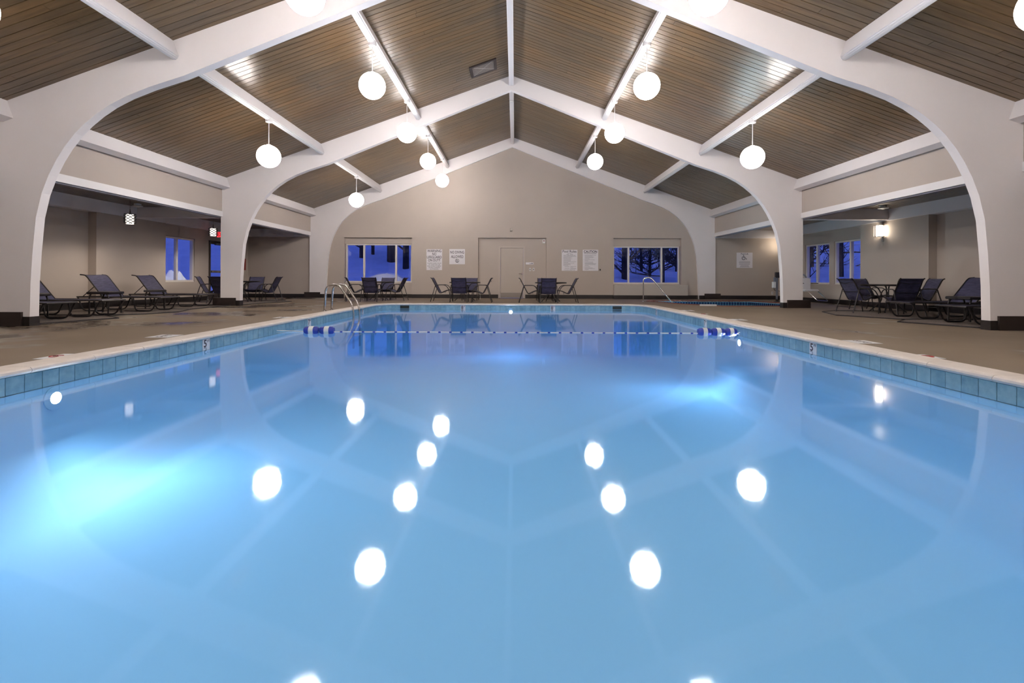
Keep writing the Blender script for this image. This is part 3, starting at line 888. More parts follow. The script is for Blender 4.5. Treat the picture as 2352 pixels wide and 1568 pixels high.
# ------------------------------------------------------------------ spa
def build_spa():
    cx, cy = 7.1, 16.1
    root = empty('spa_pool', (cx, cy, 0)); tag(root, 'sunken spa pool with red brick edge right of the middle column', kind='structure')
    loc = lambda p: (p[0] - cx, p[1] - cy)
    Q = [loc(p) for p in SPA]
    # make counter-clockwise
    ar = sum(Q[i][0] * Q[(i + 1) % 8][1] - Q[(i + 1) % 8][0] * Q[i][1] for i in range(8))
    if ar < 0: Q = Q[::-1]
    def inset(d):
        out = []
        for i in range(8):
            a, b, c = Vector((*Q[i - 1], 0)), Vector((*Q[i], 0)), Vector((*Q[(i + 1) % 8], 0))
            e1 = (b - a).normalized(); e2 = (c - b).normalized()
            n1 = Vector((-e1.y, e1.x, 0)); n2 = Vector((-e2.y, e2.x, 0)); n = (n1 + n2).normalized()
            p = b + n * (d / max(0.3, n.dot(n1)))
            out.append((p.x, p.y))
        return out
    I = inset(0.10)
    m = MB()
    m.add([(x, y, -0.02) for x, y in I] + [(x, y, -0.95) for x, y in I], [(i, (i + 1) % 8, 8 + (i + 1) % 8, 8 + i)[::-1] for i in range(8)] + [tuple(range(8, 16))])
    m.build('basin', 'spa_basin', root)
    b = MB(); tl = MB()
    for i in range(8):
        p, q = Vector((*Q[i], 0)), Vector((*Q[(i + 1) % 8], 0)); d = q - p; L = d.length; e = d / L; n = Vector((-e.y, e.x, 0))
        k = max(1, round(L / 0.10))
        for j in range(k):
            a = p + e * (L * j / k + 0.004); c = p + e * (L * (j + 1) / k - 0.004)
            r = [a, c, c + n * 0.10, a + n * 0.10]
            b.add([(v.x, v.y, -0.04) for v in r] + [(v.x, v.y, 0.018) for v in r], [(4, 5, 6, 7), (0, 1, 5, 4), (1, 2, 6, 5), (2, 3, 7, 6), (3, 0, 4, 7)])
        p, q = Vector((*I[i], 0)), Vector((*I[(i + 1) % 8], 0)); d = q - p; L = d.length; e = d / L; n = Vector((-e.y, e.x, 0))
        k = max(1, round(L / 0.10))
        for j in range(k):
            a = p + e * (L * j / k + 0.005); c = p + e * (L * (j + 1) / k - 0.005)
            r = [a + n * 0.004, c + n * 0.004]
            tl.add([(r[0].x, r[0].y, -0.14), (r[1].x, r[1].y, -0.14), (r[1].x, r[1].y, -0.045), (r[0].x, r[0].y, -0.045)], [(0, 1, 2, 3), (3, 2, 1, 0)])
    o = b.build('edge_bricks', 'brick_red', root); o['kind'] = 'stuff'
    o = tl.build('navy_tiles', 'tile_navy', root); o['kind'] = 'stuff'
    w = MB(); w.add([(x, y, -0.13) for x, y in I], [tuple(range(8))]); w.build('water', 'spa_water', root)
    c = MB(); c.lathe([(0.0, 0.02), (0.08, 0.008), (0.08, 0.0)], 16); c.v = [(a - 1.4, -z_ + 1.6, b_ - 0.45) for a, b_, z_ in c.v]
    c.build('lamp_lens', 'spa_glow', root, True)
    sl = bpy.data.lights.new('bulb', 'AREA'); sl.shape = 'DISK'; sl.size = 0.16; sl.energy = 60.0; sl.color = (0.8, 0.94, 1.0)
    b = bpy.data.objects.new('bulb', sl); COL.objects.link(b); b.parent = root; b.location = (-1.4, 1.575, -0.45); b.rotation_euler = (-PI / 2, 0, 0)
    # white depth marker on the near rim
    m = MB(); m.box(-1.45, -0.95, -1.76, -1.74, -0.02, 0.05); d = m.build('depth_sign', 'marker_white', root)
build_spa()

def spa_rail():
    root = empty('spa_handrail', (4.70, 17.1, 0)); tag(root, 'single bent steel handrail leading into the spa', 'handrail')
    pts = fillet([(0, 0, 0), (0, 0, 0.84), (0.26, -0.02, 0.86), (0.95, -0.25, -0.02), (1.0, -0.27, -0.10)], 0.2, 8)
    m = MB(); m.tube(pts, 0.022, 12); r = m.build('rail', 'steel', root, True)
    f = MB(); f.lathe([(0.06, 0.0), (0.052, 0.014), (0.022, 0.02)], 16); f.build('escutcheon', 'steel', root, True)
spa_rail()

# pool lift
def pool_lift():
    root = empty('pool_lift', (9.50, 17.2, 0)); tag(root, 'grey pool lift with white battery box behind the right middle column', 'pool lift')
    m = MB(); m.lathe([(0.11, 0), (0.11, 0.02), (0.04, 0.03), (0.04, 0.10), (0, 0.10)], 16); m.build('base', 'dark_metal', root, True)
    m = MB(); m.bbox(-0.03, 0.03, -0.03, 0.03, 0.05, 1.0, 0.005); m.build('mast', 'plastic_grey', root)
    m = MB(); m.bbox(-0.16, -0.06, -0.06, 0.06, 0.50, 0.72, 0.012); b = m.build('battery_box', 'plastic_white', root)
    m = MB(); m.box(-0.11, -0.05, -0.03, 0.03, 0.72, 0.88); m.build('control_unit', 'plastic_grey', root)
    m = MB(); m.bbox(-0.06, 0.14, -0.05, 0.05, 0.86, 1.06, 0.01); m.build('pivot_head', 'dark_metal', root)
    m = MB(); m.tube(fillet([(0.05, 0, 1.0), (0.45, -0.3, 1.05), (0.62, -0.7, 0.95), (0.62, -0.7, 0.45)], 0.15), 0.028, 10); m.build('lift_arm', 'plastic_grey', root, True)
    m = MB(); m.tube(fillet([(-0.11, 0, 0.5), (-0.10, -0.02, 0.40), (0.0, 0.03, 0.42), (0.10, 0, 0.38)], 0.08), 0.008, 6); m.build('cable', 'dark_metal', root, True)
    s = MB(); s.bbox(0.28, 0.74, -1.22, -0.78, 0.40, 0.47, 0.02); st = s.build('seat', 'plastic_white', root)
    s = MB(); s.bbox(0.30, 0.72, -0.80, -0.74, 0.45, 0.86, 0.02); s.build('backrest', 'plastic_white', root)
    for x in (0.26, 0.74):
        a = MB(); a.bbox(x - 0.02, x + 0.02, -1.15, -0.78, 0.665, 0.69, 0.006); a.build('armrest', 'dark_metal', st)
    f = MB(); f.tube(fillet([(0.36, -1.2, 0.42), (0.50, -1.5, 0.12), (0.86, -1.5, 0.10), (0.70, -1.2, 0.42)], 0.05), 0.011, 8); f.build('footrest', 'steel', st, True)
pool_lift()

# ------------------------------------------------------------------ lamps
def globe_pendant(x, y, label):
    sx = -1 if x < 0 else 1
    zp = roof(x) - 0.27 * math.cos(ANG) - 0.03
    xc = x - sx * 0.27 * math.sin(ANG) * 0.95
    root = empty('globe_pendant', (xc, y, zp)); tag(root, label, 'pendant lamp', 'white globe pendants under the purlins')
    for nm, me in (('canopy', GP['canopy']), ('rod', GP['rod']), ('globe', GP['globe'])):
        link(nm, me, root)
    b = bpy.data.objects.new('bulb', GLAMP); COL.objects.link(b); b.parent = root; b.location = (0, 0, -0.80)
GLAMP = bpy.data.lights.new('bulb', 'POINT'); GLAMP.energy = GLOBE_POWER; GLAMP.shadow_soft_size = 0.256; GLAMP.color = LAMP_TINT
GP = {}
c = MB(); c.lathe([(0.0, -0.06), (0.025, -0.06), (0.07, -0.045), (0.075, -0.012), (0.075, 0.05), (0, 0.05)], 20); GP['canopy'] = c.mesh('canopy', 'trim_paint', True)
c = MB(); c.lathe([(0.008, -0.56), (0.008, -0.05)], 8); c.lathe([(0.05, -0.575), (0.045, -0.54), (0.01, -0.53)], 14); GP['rod'] = c.mesh('rod', 'trim_paint', True)
c = MB(); c.lathe([(0.248 * math.sin(PI * k / 18) if 0 < k < 18 else 0.0, -0.80 - 0.248 * math.cos(PI * k / 18)) for k in range(19)], 32); GP['globe'] = c.mesh('globe', 'globe_glow', True)
IY = [F[k] + BAY * q for k in range(4) for q in (0.25, 0.75)]
OY = [F[k] + BAY * 0.5 for k in range(4)]
order = ['behind the camera', 'nearly above the camera', 'above the near water', 'cut by the picture top', 'just beyond the nearest arch', 'just before the middle arch', 'just beyond the middle arch', 'closest to the far wall']
for sx, nm in ((-1, 'left'), (1, 'right')):
    for k, y in enumerate(IY):
        if sx == 1 and k == 7: continue
        globe_pendant(sx * PXI, y + 0.02, f'white globe lamp on the {nm} inner purlin, {order[k]}')
    for k, y in enumerate(OY):
        if sx == 1 and k == 3: continue
        globe_pendant(sx * PXO, y, f'white globe lamp on the {nm} outer purlin, ' + ['behind the camera', 'cut by the picture edge', 'between nearest and middle arch', 'between middle arch and far wall'][k])

BLAMP = bpy.data.lights.new('bulb', 'SPOT'); BLAMP.energy = PENDANT_POWER; BLAMP.spot_size = math.radians(150); BLAMP.spot_blend = 0.5; BLAMP.shadow_soft_size = 0.06; BLAMP.color = (1.0, 0.86, 0.70)
def basket_pendant(x, y, label):
    root = empty('basket_pendant', (x, y, 2.78)); tag(root, label, 'pendant lamp', 'woven shade pendants in the left alcove')
    c = MB(); c.lathe([(0.06, -0.0), (0.055, -0.02), (0.02, -0.03), (0, -0.03)][::-1], 16); c.build('canopy', 'steel', root, True)
    c = MB(); c.tube([(0, 0, -0.03), (0, 0, -0.33)], [0.006, 0.006], 6); c.tube([(0, 0, -0.30), (0, 0, -0.42)], [0.008, 0.022], 8); c.build('stem', 'steel', root, True)
    g = MB(); g.lathe([(0.0, -0.43), (0.07, -0.435), (0.082, -0.47), (0.082, -0.63), (0.078, -0.675), (0.0, -0.675)], 10); sh = g.build('glass', 'pendant_glow', root, True)
    b = MB()
    rows = 7
    for j in range(rows):
        z = -0.44 - j * 0.036
        for k in range(12):
            if (k + j) % 2: continue
            a0 = 2 * PI * k / 12; a1 = a0 + 2 * PI / 12
            r0, r1 = 0.096, 0.122
            pts = []
            for s_ in range(4):
                a = a0 + (a1 - a0) * s_ / 3
                bulge = r0 + (r1 - r0) * math.sin(PI * s_ / 3)
                pts.append((bulge * math.cos(a), bulge * math.sin(a), z + 0.006 * math.sin(PI * s_ / 3)))
            b.tube(pts, 0.0125, 5)
    b.build('woven_shade', 'dark_metal', root, True)
    l = bpy.data.objects.new('bulb', BLAMP); COL.objects.link(l); l.parent = root; l.location = (0, 0, -0.70)
basket_pendant(-9.40, 11.78, 'woven metal pendant lamp over the left loungers')
basket_pendant(-9.40, 15.04, 'woven metal pendant lamp beside the left middle column')
basket_pendant(-9.40, 8.5, 'added woven metal pendant lamp, unseen behind the nearest left column')  # unseen extra pendant, added to light the near left alcove

def sconce(y, xw, z, label):
    root = empty('wall_sconce', (xw, y, z), PI / 2); tag(root, label, 'wall lamp', 'lantern sconces on the right wall')
    # local x = +Y world, local -... local y = -X world : lamp stands out towards local +y
    m = MB(); m.bbox(-0.03, 0.03, 0.0, 0.02, -0.30, 0.30, 0.004); m.build('back_plate', 'kick_steel', root)
    m = MB(); m.lathe([(0.0, -0.15), (0.075, -0.15), (0.08, -0.14), (0.08, 0.14), (0.075, 0.15), (0.0, 0.15)], 12, (0, 0.11, 0)); m.build('glass_shade', 'sconce_glow', root, True)
    m = MB()
    m.box(-0.10, 0.10, 0.02, 0.20, 0.155, 0.165); m.box(-0.10, 0.10, 0.02, 0.20, -0.165, -0.155)
    for sx in (-0.1, 0.092):
        m.box(sx, sx + 0.008, 0.192, 0.20, -0.16, 0.16)
    m.build('cage', 'kick_steel', root)
sconce(13.72, 10.62, 2.19, 'glowing lantern sconce on the right alcove pier')
sconce(18.95, 10.75, 2.19, 'glowing lantern sconce hidden behind the right middle column')

def exit_sign():
    root = empty('exit_sign', (-10.215, 16.8, 2.31)); tag(root, 'red lit exit sign beside the left middle column', 'exit sign')
    m = MB(); m.bbox(-0.17, 0.17, 0.0, 0.05, -0.10, 0.10, 0.006); m.build('housing', 'plastic_white', root)
    m = MB(); m.box(-0.16, 0.16, -0.004, 0.0, -0.092, 0.092); m.build('face', 'exit_glow', root)
    l = link('lettering', text_mesh('EXIT', 0.19, width=0.27, bold=0.002, material='exit_letter'), root); l.location = (0, -0.006, 0)
    m = MB(); m.tube([(0, 0.025, 0.10), (0, 0.025, 0.47)], 0.01, 8); m.build('stem', 'plastic_white', root)
exit_sign()

def smoke_detector(x, y, label):
    root = empty('smoke_detector', (x, y, 2.78)); tag(root, label, 'smoke detector', 'ceiling detectors in the alcoves')
    m = MB(); m.lathe([(0.0, -0.05), (0.08, -0.05), (0.085, 0.0), (0, 0.0)], 20); m.build('mount', 'plastic_white', root, True)
    m = MB(); m.lathe([(0.0, -0.095), (0.03, -0.095), (0.05, -0.08), (0.12, -0.072), (0.125, -0.058), (0.11, -0.05), (0, -0.05)], 24); m.build('disc', 'plastic_white', root, True)
smoke_detector(-10.1, 12.9, 'white smoke detector on the left alcove ceiling')
smoke_detector(9.99, 12.9, 'white smoke detector on the right alcove ceiling')

# ------------------------------------------------------------------ signs and wall fittings
def sign(name, label, cx, zc, w, h, lines, bars=(), y=YB, cat='sign'):
    m = MB(); m.bbox(-w / 2, w / 2, -0.006, 0.0, -h / 2, h / 2, 0.001); o = m.build(name, 'sign_white'); o.location = (cx, y - 0.001, zc)
    tag(o, label, cat)
    for body, size, width, dz, bold in lines:
        l = link('lettering', text_mesh(body, size, width=width, bold=bold), o); l.location = (0, -0.0065, dz)
    if bars:
        b = MB()
        for x0, x1, z, t_ in bars: b.box(x0, x1, -0.0075, -0.006, z - t_ / 2, z + t_ / 2)
        b.build('small_print', 'ink_soft', o)
    return o
sign('warning_sign', 'white sign reading warning no lifeguard on duty', -3.157, 1.56, 0.637, 0.851,
     [('WARNING', 0.15, 0.57, 0.348, 0.0015), ('NO', 0.15, 0.165, 0.222, 0.0015), ('LIFEGUARD', 0.15, 0.60, 0.095, 0.0015), ('ON DUTY', 0.15, 0.50, -0.030, 0.0015),
      ('CHILDREN UNDER THE AGE', 0.055, 0.57, -0.145, 0), ('OF 14 MUST NOT USE', 0.055, 0.46, -0.205, 0), ('POOL WITHOUT A PARENT', 0.055, 0.56, -0.265, 0), ('OR ADULT GUARDIAN', 0.055, 0.46, -0.325, 0), ('IN ATTENDANCE', 0.055, 0.34, -0.385, 0)])
nd = sign('diving_sign', 'white square sign reading no diving allowed', -2.227, 1.683, 0.636, 0.618,
     [('NO DIVING', 0.155, 0.56, 0.175, 0.0015), ('ALLOWED', 0.155, 0.50, -0.005, 0.0015)])
r = MB(); r.tube([(0.068 * math.cos(2 * PI * k / 24), -0.008, -0.165 + 0.068 * math.sin(2 * PI * k / 24)) for k in range(24)], 0.008, 5, closed=True)
r.tube([(-0.045, -0.008, -0.12), (0.045, -0.008, -0.21)], 0.007, 5); r.tube([(-0.02, -0.008, -0.125), (-0.02, -0.008, -0.165), (0.03, -0.008, -0.135)], 0.009, 5); r.tube([(-0.02, -0.008, -0.165), (-0.03, -0.008, -0.205)], 0.008, 5)
r.tube([(-0.045, -0.008, -0.215), (0.0, -0.008, -0.224), (0.045, -0.008, -0.215)], 0.009, 5)
r.build('no_diving_symbol', 'ink', nd)
rr = random.Random(5)
bars = []
for k in range(13):
    z = 0.155 - k * 0.0305
    bars.append((-0.25, -0.25 + rr.choice([0.2, 0.28, 0.36, 0.44, 0.52, 0.3]), z, 0.010))
bars += [(-0.20, 0.0, -0.255, 0.012), (0.03, 0.27, -0.255, 0.010), (0.03, 0.15, -0.285, 0.009), (-0.20, 0.0, -0.325, 0.012), (0.03, 0.26, -0.325, 0.010), (0.03, 0.28, -0.352, 0.009)]
sign('rules_sign', 'white sign headed Pool Rules right of the far door', 2.334, 1.553, 0.637, 0.853,
     [('Pool Rules', 0.145, 0.56, 0.355, 0.0012), ('Pool Hours', 0.045, 0.16, 0.275, 0), ('7:00 AM - 11:00 PM', 0.045, 0.28, 0.236, 0), ('Pool for registered guests only', 0.045, 0.47, 0.196, 0.0004), ('For Pool safety, no lifeguard on duty', 0.04, 0.44, -0.392, 0)], bars)
bars = []
z = 0.205
for n_, ind in ((5, 0), (2, 0), (5, 0), (1, 0), (3, 0)):
    bars.append((-0.268, -0.255, z, 0.012))
    for j in range(n_):
        bars.append((-0.235, -0.235 + rr.uniform(0.30, 0.48) * (0.5 if j == n_ - 1 else 1), z, 0.012)); z -= 0.0355
    z -= 0.013
sign('caution_sign', 'white sign headed caution right of the pool rules', 3.180, 1.555, 0.628, 0.855,
     [('CAUTION', 0.135, 0.54, 0.345, 0.003), ('SPA RULES, FOR YOUR SAFETY', 0.042, 0.50, 0.268, 0.0008)], bars)
# pool lift sign with wheelchair symbol
bars = [(-w_ / 2, w_ / 2, -0.055 - k * 0.0375, 0.014) for k, w_ in enumerate((0.44, 0.46, 0.42, 0.43, 0.33, 0.35, 0.40))]
pl = sign('lift_sign', 'white pool lift sign with wheelchair symbol on the right rear wall', 9.41, 1.578, 0.646, 0.618, [('Pool Lift', 0.095, 0.29, 0.255, 0)], bars)
s = MB(); yy = -0.008
s.tube([(-0.04 + 0.066 * math.cos(a), yy, 0.085 + 0.066 * math.sin(a)) for a in [math.radians(115 + 20 * k) for k in range(12)]], 0.010, 6)
s.tube([(-0.038, yy, 0.165), (-0.032, yy, 0.105), (0.035, yy, 0.10), (0.065, yy, 0.045), (0.095, yy, 0.055)], 0.011, 6)
s.tube([(-0.035, yy, 0.135), (0.012, yy, 0.135)], 0.008, 6)
s.lathe([(0, -0.018), (0.012, -0.013), (0.018, 0), (0.012, 0.013), (0, 0.018)], 10, (-0.04, -0.006, 0.19))
s.build('wheelchair_symbol', 'ink', pl, True)

def fitting(name, label, cat, boxes, loc, material, rz=0.0, extra=None):
    m = MB()
    for b in boxes: m.bbox(*b)
    o = m.build(name, material); o.location = loc; o.rotation_euler = (0, 0, rz); tag(o, label, cat)
    if extra:
        for nm, bs, mt in extra:
            e = MB()
            for b in bs: e.box(*b)
            e.build(nm, mt, o)
    return o
YR = YB + 0.10
fitting('room_plate', 'small white nameplate right of the far door', 'nameplate', [(-0.16, 0.16, -0.012, 0, -0.045, 0.045, 0.003)], (0.72, YR, 1.423), 'sign_white', extra=[('green_mark', [(-0.01, 0.14, -0.014, -0.012, -0.025, -0.008), (0.06, 0.14, -0.014, -0.012, -0.006, 0.012)], 'plastic_grey')])
fitting('light_switch', 'left of two wall switches by the far door', 'switch', [(-0.038, 0.038, -0.01, 0, -0.062, 0.062, 0.003)], (0.74, YR, 1.178), 'plastic_white', extra=[('rocker', [(-0.017, 0.017, -0.014, -0.01, -0.033, 0.033)], 'plastic_grey')])
fitting('light_switch', 'right of two wall switches by the far door', 'switch', [(-0.038, 0.038, -0.01, 0, -0.062, 0.062, 0.003)], (0.88, YR, 1.178), 'plastic_white', extra=[('rocker', [(-0.017, 0.017, -0.014, -0.01, -0.033, 0.033)], 'plastic_grey')])
fitting('alarm_strobe', 'white fire alarm strobe in the upper corner of the door recess', 'fire alarm', [(-0.055, 0.055, -0.05, 0, -0.08, 0.08, 0.008)], (1.297, YR, 2.32), 'plastic_white', extra=[('red_lens', [(-0.02, 0.02, -0.058, -0.05, 0.0, 0.04)], 'red_paint')])
c_ = fitting('sensor_box', 'small beige sensor box high above the far door', 'sensor', [(-0.05, 0.05, -0.06, 0, -0.06, 0.06, 0.008)], (-0.03, YB, 2.79), 'conduit', extra=[('conduit', [(-0.006, 0.006, -0.014, 0, -0.335, -0.06)], 'conduit')])
fitting('thermostat', 'small brown control box at the corner of the caution sign', 'control box', [(-0.046, 0.046, -0.035, 0, -0.062, 0.062, 0.006)], (3.570, YB, 1.172), 'conduit', extra=[('dial', [(-0.028, 0.028, -0.042, -0.035, -0.03, 0.03)], 'door_bronze')])
fitting('wall_outlet', 'white outlet near the floor behind the pool lift', 'outlet', [(-0.038, 0.038, -0.01, 0, -0.062, 0.062, 0.003)], (10.53, YB, 0.257), 'plastic_white', extra=[('socket', [(-0.015, 0.015, -0.012, -0.01, 0.012, 0.04)], 'plastic_grey'), ('socket', [(-0.015, 0.015, -0.012, -0.01, -0.04, -0.012)], 'plastic_grey')])
fitting('fire_cabinet', 'narrow red panel on the left rear wall beside the column', 'fire panel', [(-0.15, 0.15, -0.05, 0, -0.23, 0.23, 0.01)], (-10.75, 19.05, 1.33), 'red_paint', PI / 2, extra=[('door_edge', [(-0.12, 0.12, -0.054, -0.05, -0.2, 0.2)], 'red_paint')])
# heater cover under the right window
h = fitting('heater_cover', 'long low taupe heater cover under the right rear window', 'heater', [(-1.48, 1.48, -0.22, 0.0, 0.0, 0.57, 0.012)], (5.58, YB - 0.001, 0), 'heater_paint', extra=[('kick_strip', [(-1.486, 1.486, -0.226, 0.0, 0.0, 0.15)], 'base_black')])
# roof vent
vr = empty('ceiling_vent', (-0.72, 12.42, roof(0.72))); vr.rotation_euler = (0, -ANG, 0); tag(vr, 'grey framed vent grille in the boards left of the ridge', 'vent')
m = MB(); m.box(-0.36, 0.36, -0.33, -0.26, -0.03, 0); m.box(-0.36, 0.36, 0.26, 0.33, -0.012, 0); m.box(-0.36, -0.29, -0.26, 0.26, -0.03, 0); m.box(0.29, 0.36, -0.26, 0.26, -0.03, 0); m.build('vent_frame', 'plinth_brown', vr)
m = MB(); m.box(-0.29, 0.29, -0.26, 0.26, -0.008, -0.002); m.build('vent_panel', 'mat_grey', vr)
m = MB(); m.tube([(-0.28, -0.25, -0.01), (0.28, 0.25, -0.01)], 0.005, 4); m.tube([(-0.28, 0.25, -0.01), (0.28, -0.25, -0.01)], 0.005, 4); m.build('vent_wires', 'conduit', vr)
fitting('sprinkler_box', 'small white box under the ridge beyond the middle arch', 'detector', [(-0.05, 0.05, -0.05, 0.05, -0.05, 0.0, 0.008)], (0, 14.6, 6.222), 'plastic_white')

# ------------------------------------------------------------------ floor mats
def floor_mat(poly, label):
    m = MB(); m.prism(poly, 0.0, 0.010, 'z'); o = m.build('floor_mat', 'mat_grey'); tag(o, label, 'floor mat', 'grey carpet mats under the furniture')
    e = MB(); e.tube([(x, y, 0.008) for x, y in poly], 0.014, 6, closed=True); e.build('mat_edge', 'mat_edge', o)
floor_mat([(-7.82, 7.95), (-7.46, 9.12), (-8.25, 9.72), (-10.7, 9.72), (-10.7, 7.95)], 'grey carpet mat under the nearest left loungers')
floor_mat([(-8.25, 9.78), (-7.75, 10.2), (-7.52, 10.83), (-7.86, 11.72), (-10.5, 11.72), (-10.5, 9.78)], 'grey carpet mat under the second and third left loungers')
floor_mat([(-7.89, 11.8), (-7.93, 12.9), (-7.86, 13.42), (-10.5, 13.42), (-10.5, 11.8)], 'grey carpet mat under the farthest left lounger')
floor_mat([(-7.86, 13.72), (-7.70, 14.74), (-7.32, 15.9), (-7.94, 16.6), (-10.4, 16.6), (-10.4, 13.72)], 'grey carpet mat under the left dining set')
floor_mat([(7.67, 11.8), (7.25, 10.66), (7.84, 9.62), (10.6, 9.62), (10.6, 12.15), (8.2, 12.15)], 'grey carpet mat under the right dining set')
floor_mat([(7.87, 9.54), (7.30, 9.02), (7.78, 7.92), (10.6, 7.92), (10.6, 9.54)], 'grey carpet mat under the right loungers')

# ------------------------------------------------------------------ sling chair
def ribbon(prof, w, th=0.006, sag=0.0):
    m = MB(); n = len(prof); cols = 5
    pts = []
    for side in (0, 1):
        for j in range(cols):
            v = -w / 2 + w * j / (cols - 1)
            d = sag * (1 - (2 * v / w) ** 2)
            for (x, z) in prof: pts.append((x, v, z - d - side * th))
    def idx(side, j, i): return side * cols * n + j * n + i
    m.v = pts
    for j in range(cols - 1):
        for i in range(n - 1):
            m.f.append((idx(0, j, i), idx(0, j, i + 1), idx(0, j + 1, i + 1), idx(0, j + 1, i)))
            m.f.append((idx(1, j, i), idx(1, j + 1, i), idx(1, j + 1, i + 1), idx(1, j, i + 1)))
    for i in range(n - 1):
        m.f.append((idx(0, 0, i), idx(1, 0, i), idx(1, 0, i + 1), idx(0, 0, i + 1)))
        m.f.append((idx(0, cols - 1, i), idx(0, cols - 1, i + 1), idx(1, cols - 1, i + 1), idx(1, cols - 1, i)))
    for j in range(cols - 1):
        m.f.append((idx(0, j, 0), idx(0, j + 1, 0), idx(1, j + 1, 0), idx(1, j, 0)))
        m.f.append((idx(0, j, n - 1), idx(1, j, n - 1), idx(1, j + 1, n - 1), idx(0, j + 1, n - 1)))
    return m

def make_chair():
    root = empty('sling_chair')
    ox = -0.34
    prof = [(-0.01, 0.815), (0.025, 0.80), (0.06, 0.75), (0.10, 0.665), (0.20, 0.475), (0.275, 0.335), (0.30, 0.305), (0.335, 0.30), (0.38, 0.315), (0.46, 0.355), (0.53, 0.385), (0.60, 0.40), (0.655, 0.40), (0.675, 0.385)]
    prof = [(x + ox, z) for x, z in prof]
    k = 6
    b = ribbon(prof[:k + 1], 0.46, sag=0.0); b.v = [(x - 0.014 * (1 - (v / 0.23) ** 2), v, z) for x, v, z in b.v]
    b.build('backrest', 'sling_fabric', root, True)
    ribbon(prof[k:], 0.46, sag=0.012).build('seat', 'sling_fabric', root, True)
    for sy in (-1, 1):
        m = MB(); m.tube([(x, sy * 0.238, z) for x, z in prof], 0.014, 7); m.build('side_rail', 'dark_metal', root, True)
        y = sy * 0.268
        m = MB(); m.tube([(p.x + ox, y, p.z) for p in fillet([(0.155, 0, 0.53), (0.19, 0, 0.575), (0.52, 0, 0.575), (0.635, 0, 0.40), (0.68, 0, 0.0)], 0.12, 6)], 0.0125, 7); m.build('arm', 'dark_metal', root, True)
        m = MB(); m.tube([(0.165 + ox, y, 0.56), (0.0 + ox, y * 1.06, 0.0)], 0.0125, 7); m.build('leg', 'dark_metal', root, True)
    m = MB(); m.tube([(0.038 + ox, -0.28, 0.13), (0.038 + ox, 0.28, 0.13)], 0.009, 6); m.build('stretcher', 'dark_metal', root, True)
    for pts, r_ in (([(0.075 + ox - 0.02, -0.238, 0.725), (0.055 + ox - 0.03, 0.0, 0.695), (0.075 + ox - 0.02, 0.238, 0.725)], 0.006),
                    ([(0.165 + ox, -0.26, 0.50), (0.165 + ox, 0.26, 0.50)], 0.007),
                    ([(0.45 + ox, -0.238, 0.33), (0.47 + ox, 0.0, 0.285), (0.45 + ox, 0.238, 0.33)], 0.006)):
        m = MB(); m.tube(pts, r_, 5); m.build('cross_brace', 'dark_metal', root, True)
    return root
chair_proto = make_chair()
chairs = [
    # right alcove set
    (8.42, 11.64, 3, 'navy sling chair facing right in the right alcove, nearest the middle column'),
    (9.50, 12.72, -78, 'navy sling chair facing the camera behind the right alcove table'),
    (8.78, 10.78, 84, 'navy sling chair seen from behind beside the right lounger'),
    (9.82, 11.50, 172, 'navy sling chair facing left between right table and right wall'),
    # left set split by the middle column
    (-9.72, 15.36, 20, 'navy sling chair left of the left middle column, turned to the table'),
    (-8.92, 14.78, 85, 'dark sling chair half hidden behind the left middle column'),
    (-8.92, 16.55, -80, 'navy sling chair behind the left alcove table, right of the column'),
    (-8.00, 15.78, 186, 'navy sling chair facing left on the right side of the left alcove table'),
    # set under the left rear window
    (-5.42, 16.62, 24, 'navy sling chair at the left end of the set under the left rear window'),
    (-4.76, 16.32, 88, 'navy sling chair seen from behind under the left rear window'),
    (-4.72, 17.95, -92, 'navy sling chair facing the camera under the left rear window'),
    (-4.10, 17.12, 178, 'navy sling chair at the right end of the set under the left rear window'),
    # set left of the door
    (-2.42, 16.62, 0, 'navy sling chair in profile under the warning sign'),
    (-1.74, 16.12, 90, 'navy sling chair seen from behind left of the far door'),
    (-1.52, 17.62, -90, 'navy sling chair facing the camera left of the far door'),
    (-0.98, 16.05, 180, 'navy sling chair in profile with hanging tag, before the far door'),
    # set right of the door
    (0.60, 15.98, 0, 'navy sling chair in profile facing right, before the far door handle'),
    (1.23, 15.90, 90, 'navy sling chair seen from behind right of the far door'),
    (1.20, 17.30, -90, 'navy sling chair facing the camera right of the far door'),
    (1.88, 16.10, 180, 'navy sling chair in profile under the pool rules sign'),
]
for i, (x, y, a, lab) in enumerate(chairs):
    o = chair_proto if i == 0 else copy_tree(chair_proto)
    z = 0.010 if i < 8 else 0.0
    o.location = (x, y, z); o.rotation_euler = (0, 0, math.radians(a))
    tag(o, lab, 'chair', 'navy sling dining chairs')
    if i == 15:
        m = MB(); m.bbox(0.05, 0.056, -0.035, 0.035, 0.10, 0.20, 0.002); m.tube([(0.053, 0, 0.20), (0.06, 0, 0.30)], 0.003, 4); m.build('paper_tag', 'sign_white', o)

